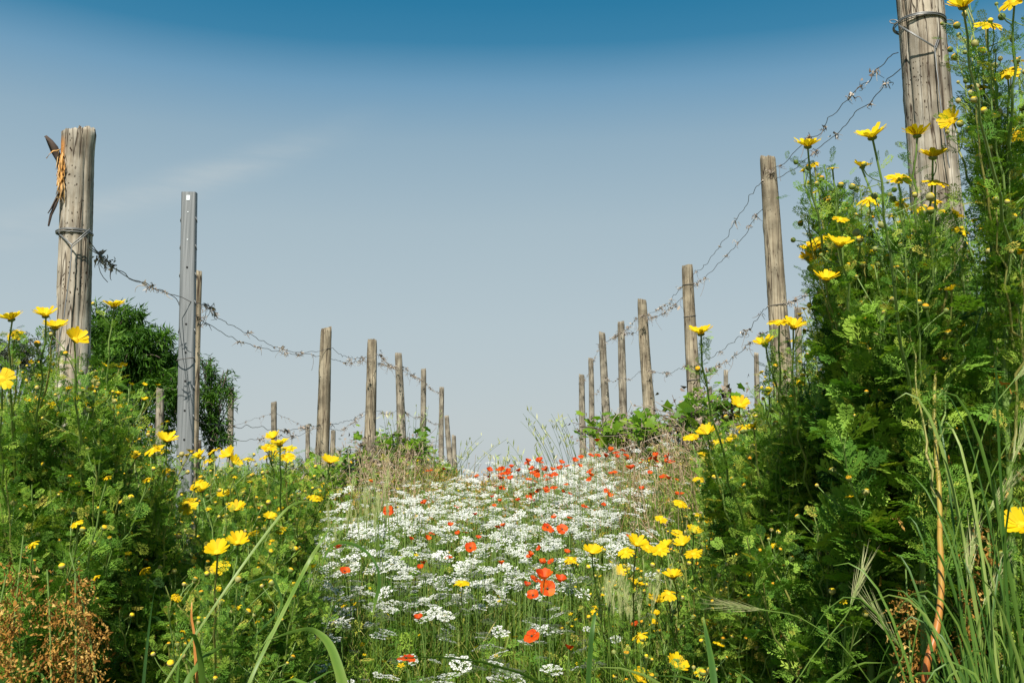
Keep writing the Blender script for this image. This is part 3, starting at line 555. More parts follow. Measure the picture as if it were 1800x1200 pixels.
def ribbon(length, width, n_, base_w=.3, droop=.0, tip=0.1, seg_profile=None):
    pass
_TREES = {}
def leaf_cloud(name, tmpls, R, P, S, T, mat, parent=None, rg=RNG, which=None):
    """one object whose leaves are instanced on points by geometry nodes"""
    key = (tuple(id(t) for t in tmpls), mat)
    if key not in _TREES:
        ng = bpy.data.node_groups.new('leaf_scatter', 'GeometryNodeTree')
        ng.interface.new_socket('Geometry', in_out='INPUT', socket_type='NodeSocketGeometry'); ng.interface.new_socket('Geometry', in_out='OUTPUT', socket_type='NodeSocketGeometry')
        N, L = ng.nodes, ng.links; gi, go = N.new('NodeGroupInput'), N.new('NodeGroupOutput'); ip = N.new('GeometryNodeInstanceOnPoints'); jn = N.new('GeometryNodeJoinGeometry')
        for t in tmpls[::-1]:
            g = Geo(); g.add(t[0], t[1], 0, .5); ob = bpy.data.objects.new('leaf', g.mesh('leaf', [MAT[mat]]))
            oi = N.new('GeometryNodeObjectInfo'); oi.inputs['Object'].default_value = ob; oi.inputs['As Instance'].default_value = True; L.new(oi.outputs['Geometry'], jn.inputs[0])
        def att(nm, ty):
            a = N.new('GeometryNodeInputNamedAttribute'); a.data_type = ty; a.inputs['Name'].default_value = nm; return a.outputs['Attribute']
        L.new(gi.outputs[0], ip.inputs['Points']); L.new(jn.outputs[0], ip.inputs['Instance']); ip.inputs['Pick Instance'].default_value = True
        L.new(att('pick', 'INT'), ip.inputs['Instance Index']); L.new(att('turn', 'QUATERNION'), ip.inputs['Rotation']); L.new(att('size', 'FLOAT'), ip.inputs['Scale'])
        L.new(ip.outputs[0], go.inputs[0]); _TREES[key] = ng
    n_ = len(P); me = bpy.data.meshes.new(name); me.vertices.add(n_); me.vertices.foreach_set('co', np.asarray(P, np.float32).ravel())
    m00, m11, m22 = R[:, 0, 0], R[:, 1, 1], R[:, 2, 2]                        # rotation matrices to quaternions
    q = np.stack([1 + m00 + m11 + m22, 1 + m00 - m11 - m22, 1 - m00 + m11 - m22, 1 - m00 - m11 + m22], -1); q = np.sqrt(np.maximum(q, 0)) / 2
    w, x, y, z = q.T; b = np.argmax(q, 1)
    d21, d02, d10 = R[:, 2, 1] - R[:, 1, 2], R[:, 0, 2] - R[:, 2, 0], R[:, 1, 0] - R[:, 0, 1]; a10, a20, a21 = R[:, 1, 0] + R[:, 0, 1], R[:, 2, 0] + R[:, 0, 2], R[:, 2, 1] + R[:, 1, 2]
    big = np.maximum(q[np.arange(n_), b], 1e-6) * 4
    opt = np.stack([np.stack([big * big / 4, d21, d02, d10], -1), np.stack([d21, big * big / 4, a10, a20], -1), np.stack([d02, a10, big * big / 4, a21], -1), np.stack([d10, a20, a21, big * big / 4], -1)], 1)
    Q = norm(opt[np.arange(n_), b])
    for nm, ty, v in (('turn', 'QUATERNION', Q), ('size', 'FLOAT', S), ('tint', 'FLOAT', T), ('pick', 'INT', rg.integers(0, len(tmpls), n_))):
        at = me.attributes.new(nm, ty, 'POINT'); at.data.foreach_set('value', np.ascontiguousarray(v, np.int32 if ty == 'INT' else np.float32).ravel())
    o = bpy.data.objects.new(name, me); COL.objects.link(o); o.parent = parent; me.materials.append(MAT[mat])
    md = o.modifiers.new('leaves', 'NODES'); md.node_group = _TREES[key]
    return o

def flower_head(style, rg, npet=15):
    """yellow daisy, unit radius, faces +z. style: open, cup, side, tatty"""
    g = Geo()
    for k in range(npet):
        a = 2 * math.pi * k / npet + rg.normal(0, .07); L_ = rg.uniform(.9, 1.06) * (rg.uniform(.7, 1) if style == 'tatty' else 1); w = rg.uniform(.17, .215)
        lift = {'open': rg.normal(.10, .07), 'cup': rg.normal(.50, .10), 'flat': rg.normal(-.04, .08), 'tatty': rg.normal(-.5, .25)}[style]
        prof = [(.22, .45, 0), (.45, .85, .5), (.72, 1., .8), (.92, .85, .9), (1.0, .42, .9)]
        V = []
        for (r_, ww, q) in prof:
            rr = r_ * L_; z = lift * (rr - .2) * (1.0 + .0 * rr) + .06 * math.sin(rr * 3) - (.12 * rr * rr)
            if style == 'cup': z = lift * (rr - .2) + .12 * rr
            for s, zz in ((-1, .018), (0, -.012), (1, .018)):
                V.append((rr * math.cos(a) - s * ww * w * math.sin(a), rr * math.sin(a) + s * ww * w * math.cos(a), z + zz + rg.normal(0, .006)))
        F = []
        for i in range(4):
            for j in range(2): F.append((i * 3 + j, i * 3 + 3 + j, i * 3 + 4 + j, i * 3 + 1 + j))
        g.add(V, F, 0, np.clip(rg.normal(.6, .2), 0, 1))
    pet = g
    g = Geo(); nr, na = 5, 14; V = [(0, 0, .16)]
    for i in range(1, nr):
        r_ = .30 * i / (nr - 1)
        for j in range(na): aa = 2 * math.pi * j / na + i * .2; V.append((r_ * math.cos(aa), r_ * math.sin(aa), .16 - .13 * (i / (nr - 1)) ** 2 + rg.normal(0, .012)))
    F3 = [(0, 1 + j, 1 + (j + 1) % na) for j in range(na)]; F = []
    for i in range(nr - 2):
        for j in range(na): F.append((1 + i * na + j, 1 + (i + 1) * na + j, 1 + (i + 1) * na + (j + 1) % na, 1 + i * na + (j + 1) % na))
    g.add(V, F3, 0, rg.uniform(.2, .9, len(V))); g.F.append(np.array(F)); g.M.append(np.zeros(len(F)))
    disc = g
    g = Geo(); V = []; na = 10
    for r_, z in ((.10, -.22), (.26, -.16), (.32, -.05), (.27, .02)):
        for j in range(na): aa = 2 * math.pi * j / na; V.append((r_ * math.cos(aa), r_ * math.sin(aa), z))
    F = [(i * na + j, i * na + (j + 1) % na, (i + 1) * na + (j + 1) % na, (i + 1) * na + j) for i in range(3) for j in range(na)]
    g.add(V, F, 0, .45); g.add([V[j] for j in range(na)], [tuple(range(na))[::-1][:4]], 0, .4)
    return pet.mesh('petals', [MAT['yellow']]), disc.mesh('disc', [MAT['disc']], True), g.mesh('calyx', [MAT['calyx']], True)
FL = {}
for st, cnt in (('open', 4), ('cup', 3), ('flat', 3), ('tatty', 2)): FL[st] = [flower_head(st, rg0, int(rg0.integers(13, 18))) for _ in range(cnt)]
def bud_tmpl():
    V = [(0, 0, .95)]; na = 8; rows = ((.45, .85), (.85, .5), (.95, .0), (.75, -.5), (.3, -.85))
    for r_, z in rows:
        for j in range(na): aa = 2 * math.pi * j / na; V.append((r_ * math.cos(aa), r_ * math.sin(aa), z))
    F = [(0, 1 + j, 1 + (j + 1) % na, 1 + (j + 1) % na) for j in range(na)]
    F = []; 
    for i in range(4):
        for j in range(na): F.append((1 + i * na + j, 1 + (i + 1) * na + j, 1 + (i + 1) * na + (j + 1) % na, 1 + i * na + (j + 1) % na))
    V = np.array(V, float); F = np.array(F); T = [(0, 1 + j, 1 + (j + 1) % na) for j in range(na)]
    # yellow crown, green cup
    F = np.concatenate([np.array([(0, 1 + j, 1 + (j + 1) % na, 0) for j in range(na)]), F]); M = np.array([0] * na + [0] * na + [1] * (3 * na))
    keep = F[:, 3] != F[:, 0]; 
    F3 = np.concatenate([F[:na, :3], F[na:][:, [0, 1, 2]], F[na:][:, [0, 2, 3]]]); M3 = np.array([0] * na + [0] * na + [1] * (3 * na) + [0] * na + [1] * (3 * na))
    return V, F3, M3
BUD = bud_tmpl()

LEAFCOUNT = [0]
def put_flower(root, pos, N, size, style, rg, label=None):
    pm, dm, cm_ = FL[style][int(rg.integers(len(FL[style])))]
    R = tilt_frames(np.array([N], float), np.array([rg.uniform(0, 6.28)]))[0]
    f = link_mesh('flower', pm, root, pos, R, size); link_mesh('disc', dm, f); link_mesh('calyx', cm_, f)
    if label: f['label'] = label
    return f

def daisy_plant(label, base, tips, rg, leafset=LEAF_HI, leaf=.075, spacing=.019, tuft=.45, name='crown_daisy_plant', group='crown daisy plants', stem_r=.006, local=False,
                drylow=.0, tint=(.40, .24), amber=False, nbud=1.0, bare=None, ltuft=5, spl=1.0):
    """tips: (pos, kind, size, style, normal). kind: flower / leafy. Coordinates are world; meshes are stored relative to base."""
    root = empty(name, base, label, 'flowering plant', group)
    base = np.asarray(base, float); sg = Geo(); LP_, LX, LS, LT = [], [], [], []; DP, DX, DS = [], [], []
    BP, BS, BN = [], [], []
    tp = np.array([t[0] for t in tips]) - base; cen = tp.mean(0)
    trunk_end = cen * np.array([.95, .95, .86]); nT = 14
    trunk = bez(np.zeros(3), np.array([trunk_end[0] * .35, trunk_end[1] * .35, trunk_end[2] * .62]), trunk_end, nT) if bare is None else bare - base
    nT = len(trunk); trunk = trunk + rg.normal(0, .003 if bare is None else .0006, trunk.shape) * np.linspace(0, 1, nT)[:, None]
    tube(sg, trunk, np.linspace(stem_r * 1.5, stem_r * .7, nT) * (1 + .05 * np.sin(np.arange(nT) * .7)), 9, 1 if amber else 0, np.linspace(.05, 1.0, nT) if amber else .35)
    def leaves_on(C, t0, t1, smin, smax, sp, depth=0):
        seg = np.linalg.norm(np.diff(C, axis=0), axis=1); cum = np.concatenate([[0], np.cumsum(seg)]); L_ = cum[-1]
        n_ = int(L_ * (t1 - t0) / sp)
        if n_ < 1: return
        u = (t0 + (t1 - t0) * (np.arange(n_) + rg.uniform(0, 1, n_)) / n_) * L_
        P = np.stack([np.interp(u, cum, C[:, i]) for i in range(3)], -1); T = norm(np.stack([np.interp(u, cum, np.gradient(C[:, i])) for i in range(3)], -1))
        az = np.arange(n_) * 2.4 + rg.uniform(0, 6); A = norm(np.cross(T, rg.normal(0, 1, (n_, 3)) * .01 + [.3, .2, 1.])); B = np.cross(T, A)
        X = norm(A * np.cos(az)[:, None] + B * np.sin(az)[:, None] + T * rg.uniform(.35, 1.0, (n_, 1)) + [0, 0, .15])
        f = u / L_; S = (smax + (smin - smax) * f) * rg.uniform(.7, 1.25, n_)
        LP_.append(P); LX.append(X); LS.append(S); LT.append(np.clip(rg.normal(tint[0], tint[1], n_) + .12 * f, 0, 1))
        if depth == 0 and tuft > 0:
            m_ = rg.random(n_) < tuft
            for p, x, s in zip(P[m_], X[m_], S[m_]):
                k = ltuft; e = p + x * s * rg.uniform(.5, 1.1) + [0, 0, s * .3]
                q = p + (e - p) * rg.uniform(.2, 1.0, (k, 1)); Xk = norm(norm(x)[None] * .6 + rg.normal(0, .6, (k, 3)) + [0, 0, .35])
                LP_.append(q + rg.normal(0, .012, q.shape)); LX.append(Xk); LS.append(s * rg.uniform(.45, .85, k)); LT.append(np.clip(rg.normal(tint[0] + .08, tint[1], k), 0, 1))
    if bare is None: leaves_on(trunk, .3, 1, leaf * .8, leaf, spacing)
    for (pos, kind, size, style, N) in tips:
        T_ = np.asarray(pos, float) - base
        lat = math.hypot(T_[0] - cen[0], T_[1] - cen[1]); lim = T_[2] - rg.uniform(.10, .28) * min(1, T_[2] / .6) - lat * .55
        zi = int(np.searchsorted(trunk[:, 2], max(lim, .03))); S_ = trunk[min(max(zi - 1, 0), nT - 1)]
        C_ = np.array([S_[0] + (T_[0] - S_[0]) * rg.uniform(.5, .8), S_[1] + (T_[1] - S_[1]) * .65, S_[2] + (T_[2] - S_[2]) * rg.uniform(.25, .5)])
        end = T_ - np.asarray(N) * size * .2 if kind == 'flower' else T_
        n_ = 12; C = bez(S_, C_, end, n_); C[1:-1] += rg.normal(0, .004, (n_ - 2, 3))
        r_ = np.linspace(stem_r * .62, .0013 if kind != 'flower' else .0019, n_); tube(sg, C, r_, 5, 0, rg.uniform(.2, .75))
        Ln = np.linalg.norm(np.diff(C, axis=0), axis=1).sum(); pe = max(.3, 1 - .038 / max(Ln, .05)) if kind == 'flower' else .99
        leaves_on(C, .08, pe, leaf * .6, leaf * 1.1, spacing * 1.0)
        if kind == 'flower': put_flower(root, T_, N, size, style, rg)
        for q in range(rg.poisson(nbud * 1.3 + .3)):                                   # side buds on short stalks
            u = rg.uniform(.72, .97); p0 = C[int(u * (n_ - 1))]; e = p0 + np.array([rg.normal(0, .03), rg.normal(0, .03), rg.uniform(.02, .07)])
            tube(sg, bez(p0, (p0 + e) / 2 + rg.normal(0, .008, 3), e, 5), .0011, 4, 0, .4); bs = rg.uniform(.0035, .0085)
            BP.append(e); BS.append(bs); BN.append(norm(e - p0 + [0, 0, .02]))
    if drylow:
        n_ = int(drylow); u = rg.uniform(0, .75, n_); i = (u * (nT - 1)).astype(int); DP = trunk[i] + rg.normal(0, .06, (n_, 3)) * [1, 1, 1]; DX = norm(rg.normal(0, 1, (n_, 3)) + [0, 0, -1.0]); DS = rg.uniform(.014, .045, n_)
    sg.obj('stem', [MAT['stem'], MAT['amber']], root, True)
    P = np.concatenate(LP_); X = np.concatenate(LX); S = np.concatenate(LS); T = np.concatenate(LT); R = frames(X, jit=.4, rng=rg)
    LEAFCOUNT[0] += len(P); fo = leaf_cloud('foliage', leafset, R, P, S, T, 'leaf', root, rg); fo['kind'] = 'stuff'
    if len(BP):
        bgm = Geo(); N_ = np.array(BN); RR = tilt_frames(N_, rg.uniform(0, 6, len(N_))); bgm.stamp(BUD, RR, np.array(BP), np.array(BS), rg.uniform(0, 1, len(BP)))
        bo = bgm.obj('buds', [MAT['disc'], MAT['calyx']], root, True); bo['kind'] = 'stuff'
    if len(DP):
        dg = Geo(); RR = frames(DX, jit=1., rng=rg)
        for w in range(len(DRY)):
            m_ = rg.integers(0, len(DRY), len(DP)) == w; dg.stamp(DRY[w], RR[m_], DP[m_], DS[m_], rg.uniform(0, 1, m_.sum()))
        do = dg.obj('dried_leaves', [MAT['dry']], root); do['kind'] = 'stuff'
    return root

def fl(px, py, sz, style=None, N=None, dd=0, rg=RNG, dia=.046):
    d = dia * 1750 / sz + dd
    st = style or rg.choice(['open', 'open', 'cup', 'flat', 'cup']); 
    n_ = N if N is not None else np.array([rg.normal(-.1, .3), rg.normal(-.42, .3), 1.0])
    n_ = np.array(n_, float) - (0 if n_[1] < -.45 else np.array([0, .22, 0])); return (U(px, py, d), 'flower', dia / 2 * 1.15, st, norm(n_))
def fill(n_, x0, x1, y0, y1, d0, d1, rg=RNG, poly=None):
    r_ = []
    while len(r_) < n_:
        px, py = rg.uniform(x0, x1), rg.uniform(y0, y1)
        if poly is not None and not poly(px, py): continue
        r_.append((U(px, py, rg.uniform(d0, d1)), 'leafy' if rg.random() > .24 else 'flower', rg.uniform(.008, .018), rg.choice(['open', 'cup', 'tatty', 'tatty']), norm(np.array([rg.normal(0, .4), rg.normal(-.4, .3), 1.]))))
    return r_
def gbase(px, d, dx=0):
    p = U(px, 900, d); x = p[0] + dx; return np.array([x, d, float(ground(x, d)) - .02])

R_ = np.random.default_rng
# right side, in front of and around the thick post
daisy_plant('tallest crown daisy rising past the top right corner of the picture', gbase(1840, 2.0), [fl(1693, 12, 52, 'cup'), fl(1781, 4, 48, 'open'), fl(1738, 43, 46, 'flat'), fl(1720, 152, 44, 'flat', (.1, -.1, 1)), fl(1770, 128, 45, 'flat'),
    fl(1673, 212, 40, 'cup', (-.9, -.3, .35)), fl(1772, 366, 40, 'flat'), fl(1755, 318, 40, 'tatty'), fl(1790, 235, 44, 'open')] + fill(13, 1690, 1830, -40, 420, 1.75, 2.15), R_(101), leaf=.05, spacing=.024, tuft=.25, drylow=60, nbud=2.2)
daisy_plant('crown daisy climbing in front of the thick right end post', gbase(1600, 2.05), [fl(1533, 241, 50, 'cup', (-.35, -.2, 1)), fl(1640, 276, 46, 'cup', (0, -.1, 1)), fl(1645, 320, 46, 'flat', (.1, -.3, 1)), fl(1580, 314, 42, 'open', (0, -.7, .8)),
    fl(1528, 350, 40, 'tatty'), fl(1690, 402, 36, 'tatty'), fl(1612, 238, 44, 'cup')] + fill(20, 1510, 1700, 300, 520, 1.8, 2.2), R_(102), leaf=.055, drylow=60, nbud=2, spacing=.02, tuft=.4)
daisy_plant('crown daisy whose branch reaches left under the kinked wires', gbase(1570, 2.2), [fl(1420, 257, 42, 'cup', (-.1, -.2, 1)), fl(1475, 431, 42, 'cup', (.1, -.4, 1)), fl(1437, 421, 38, 'flat'), fl(1428, 441, 38, 'cup', (-.3, -.2, 1)),
    fl(1425, 458, 38, 'cup', (-.2, -.5, .9)), fl(1495, 467, 36, 'cup', (.5, -.6, .8)), fl(1452, 492, 40, 'cup', (0, -.2, 1))] + fill(24, 1400, 1560, 300, 620, 2.0, 2.5, poly=lambda x, y: x > 1410 + max(0, 400 - y) * .6 + 26 * math.sin(y / 17) + 14 * math.sin(y / 7)), R_(103), leaf=.06, nbud=1.6, tuft=.4)
daisy_plant('crown daisy with twin flat flowers before the tall leaning post', gbase(1440, 2.5), [fl(1370, 566, 38, 'open', (0, -.12, 1)), fl(1395, 575, 38, 'cup', (.05, -.3, 1)), fl(1345, 605, 36, 'cup', (-.35, -.1, 1)), fl(1475, 549, 32, 'cup'), fl(1408, 738, 32), fl(1400, 735, 30)] + fill(22, 1360, 1520, 620, 830, 2.3, 2.8), R_(104), leaf=.065)
daisy_plant('crown daisy with one flower on a long branch reaching far left', gbase(1350, 2.6), [fl(1232, 586, 38, 'cup', (-.15, -.15, 1)), fl(1300, 712, 30, 'cup', (0, -.7, .8)), fl(1243, 762, 33, 'cup', (-.4, -.3, 1)), fl(1308, 748, 30, 'tatty'), fl(1265, 787, 28), fl(1275, 775, 28), fl(1318, 829, 30, 'tatty'),
    fl(1362, 843, 28, 'tatty'), fl(1296, 770, 28), fl(1215, 768, 26)] + fill(34, 1235, 1430, 640, 900, 2.3, 2.9, poly=lambda x, y: x > 1255 + (800 - y) * .45 + 20 * math.sin(y / 12)), R_(105), leaf=.065, nbud=1.8)
daisy_plant('dense dark green daisy bush right of centre with broad divided leaves', gbase(1560, 2.35), fill(44, 1430, 1690, 500, 900, 1.85, 2.5), R_(106), leafset=LEAF_WIDE + LEAF_HI[:1], leaf=.11, spacing=.027, tuft=.5, drylow=160, ltuft=5, tint=(.38, .2))
daisy_plant('feathery daisy bush at the right edge above the wild barley', gbase(1760, 2.4), fill(34, 1640, 1860, 380, 760, 2.0, 2.7), R_(107), leaf=.07, spacing=.021, tuft=.5, drylow=90, nbud=1.2)
daisy_plant('low shaded daisy growth under the dense bush with dried leaves', gbase(1450, 2.35), fill(26, 1310, 1600, 860, 1120, 2.0, 2.6), R_(108), leafset=LEAF_WIDE[:1] + LEAF_HI[:2], leaf=.075, drylow=320, spacing=.026, tuft=.35, tint=(.35, .2))
bp_ = np.array([U(1625, 1215, 1.62), U(1628, 1160, 1.62), U(1645, 1120, 1.63), U(1654, 1060, 1.66), U(1655, 1000, 1.7), U(1651, 940, 1.74), U(1653, 880, 1.78), U(1645, 780, 1.84), U(1640, 680, 1.9), U(1652, 600, 1.95)])
bp_ = np.concatenate([[np.array([bp_[0][0] - .03, 1.6, float(ground(.68, 1.6)) - .02])], bp_]); tt = np.linspace(0, len(bp_) - 1, 40); bp_ = np.stack([np.interp(tt, np.arange(len(bp_)), bp_[:, i]) for i in range(3)], -1)
kk = np.ones(5) / 5; sm = bp_.copy(); 
for i in range(3): sm[2:-2, i] = np.convolve(bp_[:, i], kk, 'valid')
daisy_plant('daisy with a bare shiny amber stem bent at its foot', sm[0], fill(12, 1560, 1740, 420, 800, 1.85, 2.15), R_(109), leaf=.065, stem_r=.0046, bare=sm, amber=True, spacing=.022, tuft=.4)
daisy_plant('daisy at the right edge with one large flower low down', gbase(1830, 1.9), [fl(1794, 922, 50, 'cup', (-.5, -.6, .7), dia=.05)] + fill(9, 1740, 1840, 900, 1150, 1.6, 2.0), R_(110), leaf=.05, tuft=.2)
# left side
daisy_plant('daisy at the left edge with four flowers along its top', gbase(40, 2.6), [fl(20, 561, 38, 'cup', (-.2, -.1, 1)), fl(80, 555, 37, 'cup', (0, -.2, 1)), fl(97, 576, 36, 'cup', (.2, -.3, 1)), fl(3, 666, 42, 'open', (.2, -1, .4)), fl(26, 584, 36, 'tatty')] + fill(34, -70, 150, 610, 840, 2.3, 2.8), R_(111), leaf=.065, drylow=120, nbud=2)
daisy_plant('daisy in front of the pale left end post with a sideways flower', gbase(170, 2.5), [fl(133, 597, 38, 'cup', (.6, -.5, .7)), fl(200, 539, 34, 'cup', (.1, -.1, 1)), fl(80, 714, 32), fl(130, 700, 32, 'flat'), fl(140, 712, 30), fl(125, 763, 30, 'tatty'), fl(210, 713, 28)] + fill(36, 70, 290, 640, 880, 2.2, 2.8, poly=lambda x, y: y > 600 + (x - 70) * .5), R_(112), leaf=.065, drylow=80, nbud=2.2)
daisy_plant('leafy daisy left of the metal post foot with flowers beside it', gbase(270, 2.7), [fl(293, 774, 33, 'cup'), fl(270, 789, 34, 'flat'), fl(290, 792, 30), fl(262, 925, 28, 'tatty'), fl(282, 882, 26)] + fill(26, 190, 320, 790, 1010, 2.4, 2.9), R_(113), leaf=.06)
daisy_plant('daisy with a row of flowers just right of the metal post', gbase(385, 3.2), [fl(350, 803, 25), fl(370, 808, 24), fl(402, 800, 27), fl(412, 813, 24), fl(375, 792, 24), fl(436, 806, 22)] + fill(20, 340, 450, 820, 930, 2.9, 3.4), R_(114), leaf=.055, nbud=1.5)
daisy_plant('daisy bearing the tight cluster of flowers left of the tall post', gbase(500, 3.3), [fl(480, 769, 24), fl(492, 782, 30, 'cup'), fl(473, 786, 26), fl(508, 788, 24), fl(505, 803, 26), fl(467, 802, 24), fl(483, 795, 24, 'tatty'), fl(580, 812, 27, 'cup', (.2, -.3, 1)), fl(565, 864, 24), fl(557, 874, 26)] + fill(26, 440, 580, 830, 950, 2.9, 3.5), R_(115), leaf=.055, nbud=1.6)
daisy_plant('daisy with small flowers before the metal post foot', gbase(390, 2.8), [fl(347, 852, 27), fl(355, 862, 28), fl(398, 871, 27), fl(330, 889, 32, 'open', (0, -.8, .7)), fl(415, 895, 29, 'cup')] + fill(28, 310, 500, 890, 1040, 2.5, 3.0), R_(116), leaf=.06)
daisy_plant('low daisy with three bright flowers in the left foreground', gbase(400, 2.35), [fl(382, 970, 40, 'cup', (0, -.55, .8)), fl(418, 953, 34, 'cup', (.1, -.4, .9)), fl(386, 996, 32, 'open', (0, -.6, .8))] + fill(30, 290, 520, 1010, 1170, 2.1, 2.6), R_(117), leaf=.058)
daisy_plant('dark leafy daisy mass at the lower left above dried stalks', gbase(90, 2.4), fill(40, -60, 260, 830, 1080, 2.0, 2.6), R_(118), leaf=.065, drylow=240, tint=(.36, .2))
daisy_plant('bushy daisy filling the gap right of the metal post foot', gbase(455, 3.6), fill(40, 360, 560, 830, 960, 3.0, 3.9), R_(124), leaf=.065, nbud=1)
daisy_plant('bushy low daisy left of the arching blade', gbase(500, 2.7), fill(34, 430, 590, 930, 1080, 2.5, 3.1), R_(125), leaf=.06, nbud=.6)
daisy_plant('bushy daisy under the twin flat flowers on the right', gbase(1340, 3.0), fill(54, 1240, 1450, 740, 980, 2.5, 3.3), R_(126), leafset=LEAF_WIDE[:2] + LEAF_HI[:2], leaf=.075, nbud=1)
daisy_plant('leafy daisy rising in the middle of the right-hand mass', gbase(1500, 2.4), fill(40, 1440, 1640, 420, 700, 2.0, 2.7), R_(127), leafset=LEAF_WIDE + LEAF_HI[:2], leaf=.08, nbud=1.5)
daisy_plant('shaded daisy deep between the left grass clumps', gbase(300, 2.6), fill(34, 210, 380, 950, 1150, 2.3, 2.9), R_(128), leaf=.06, nbud=.5)
daisy_plant('leafy daisy arm under the leftmost high flower on the right side', gbase(1520, 2.25), fill(16, 1400, 1560, 285, 440, 2.0, 2.3, poly=lambda x, y: abs(y - (290 + (x - 1400) * .8)) < 45), R_(129), leaf=.062, nbud=1.2)
daisy_plant('leafy spray in front of the upper right sky', gbase(1760, 1.95), fill(22, 1680, 1830, 60, 480, 1.75, 2.1), R_(130), leaf=.058, spacing=.02, tuft=.4, nbud=1.5)
daisy_plant('daisy with many small flowers on the slope below the third right-row post', gbase(1270, 3.6), [fl(1262, 865, 22), fl(1228, 842, 20), fl(1285, 905, 22), fl(1330, 905, 22), fl(1240, 800, 24), fl(1290, 830, 22)] + fill(34, 1205, 1370, 800, 990, 3.1, 3.9, poly=lambda x, y: x > 1215 + (860 - y) * .5), R_(131), leaf=.06, nbud=1.5)
daisy_plant('low flowering daisy between the path and the dense bush', gbase(1300, 2.8), fill(36, 1220, 1380, 980, 1150, 2.5, 3.0), R_(132), leaf=.055, nbud=1.2, tint=(.5, .22))
# flowers at the right side of the path
daisy_plant('slender daisy beside the path below the third right-row post', gbase(1215, 3.8), [fl(1197, 884, 24), fl(1298, 871, 23), fl(1162, 912, 20), fl(1220, 935, 26), fl(1250, 913, 22), fl(1262, 939, 21), fl(1190, 936, 20), fl(1232, 905, 20)] + fill(14, 1180, 1320, 900, 1010, 3.4, 4.0), R_(119), leaf=.05, spacing=.03, tuft=.3, stem_r=.004)
daisy_plant('daisy with flowers nearest the big poppy cluster', gbase(1080, 3.3), [fl(1120, 956, 32, 'cup'), fl(1100, 970, 26), fl(1041, 970, 29, 'cup'), fl(1004, 981, 26, 'tatty'), fl(1093, 1006, 24, 'cup', (0, -.6, .8)), fl(1120, 1029, 26), fl(1138, 962, 24)] + fill(14, 1030, 1150, 990, 1100, 3.0, 3.5), R_(120), leaf=.05, spacing=.03, tuft=.3, stem_r=.004)
daisy_plant('daisy right of the path with one drooping orange flower', gbase(1210, 3.1), [fl(1160, 966, 28), fl(1200, 956, 27), fl(1219, 973, 29), fl(1298, 997, 28), fl(1183, 1014, 30, 'cup'), fl(1175, 1042, 30, 'tatty'), fl(1152, 1056, 26), fl(1238, 1090, 24, 'tatty'), fl(1172, 960, 26)] + fill(18, 1150, 1330, 1000, 1130, 2.7, 3.2), R_(121), leaf=.052, spacing=.03, tuft=.3, stem_r=.004)
daisy_plant('low daisy at the bottom edge right of centre', gbase(1160, 2.5), [fl(1125, 1116, 28, 'tatty'), fl(1190, 1169, 34, 'cup', (.3, -.6, .8)), fl(1127, 1193, 32, 'cup')] + fill(14, 1080, 1280, 1120, 1220, 2.1, 2.6), R_(122), leaf=.05, spacing=.03, tuft=.3, stem_r=.004)
daisy_plant('single yellow daisy amid the white flowers at the centre of the path', gbase(812, 3.7), [fl(812, 1023, 24, 'flat', (0, -.1, 1)), (U(806, 1075, 3.62), 'leafy', .02, 'open', np.array([0, 0, 1.]))], R_(123), leaf=.03, spacing=.05, tuft=0, stem_r=.003, nbud=0)

# filler daisies behind and beyond: prototypes copied along both banks
def proto(seed, h, nfl, lf, leafset=LEAF_MD):
    rg = R_(seed); tips = []
    for k in range(26):
        a = rg.uniform(0, 6.28); r_ = .30 * math.sqrt(rg.random()); z = h * (1 - .9 * (r_ / .42) ** 2) * rg.uniform(.55, 1.0)
        fk = k < nfl
        tips.append((np.array([r_ * math.cos(a), r_ * math.sin(a), h * rg.uniform(.93, 1.08) if fk else z]), 'flower' if fk else 'leafy', rg.uniform(.012, .021), rg.choice(['open', 'cup', 'flat', 'tatty']), norm(np.array([rg.normal(0, .25), rg.normal(-.2, .25), 1]))))
    return daisy_plant('', (0, 0, 0), tips, rg, leafset=leafset, leaf=lf, spacing=.027, tuft=.4, ltuft=4, name='crown_daisy_plant', group='crown daisies massed on the banks', drylow=60)
protos = [proto(201, .85, 7, .075), proto(202, .75, 8, .07), proto(203, .95, 6, .08), proto(204, .6, 8, .06)]
spots = []
rg = R_(31)
for k in range(60):
    side = 1 if k % 2 else -1
    for _ in range(40):
        y = rg.uniform(2.3, 7.2); x = side * (rg.uniform(1.05, 1.5) + rg.exponential(.8)); 
        pxx = 900 + 1750 * x / y
        if side > 0 and pxx < 1330: continue
        if side < 0 and pxx > 520: continue
        if all((x - a) ** 2 + (y - b_) ** 2 > .09 for a, b_, _ in spots): spots.append((x, y, side)); break
first = set()
for (x, y, side) in spots:
    i = int(rg.integers(4)); pr = protos[i]
    gz = float(ground(x, y)); pxx = 900 + 1750 * x / y
    # allowed silhouette height in the photograph at this bearing
    if side < 0: ytop = np.interp(pxx, [-200, 60, 230, 330, 560], [600, 610, 690, 800, 835])
    else: ytop = np.interp(pxx, [1300, 1420, 1520, 1700, 2200], [740, 600, 420, 300, 200])
    zt = U(pxx, ytop, y)[2]; s = min(max((zt - gz) / 1.0, .25), 1.5)
    o = pr if i not in first else copy_tree(pr); first.add(i)
    o.location = (x, y, gz); o.rotation_euler.z = rg.uniform(0, 6.28); o.scale = (s, s, s)
    o['label'] = 'feathery green daisy plant in the mass along the ' + ('left' if side < 0 else 'right') + ' row of posts'; o['category'] = 'flowering plant'
    o['group'] = 'daisies massed along the ' + ('left' if side < 0 else 'right') + ' row'

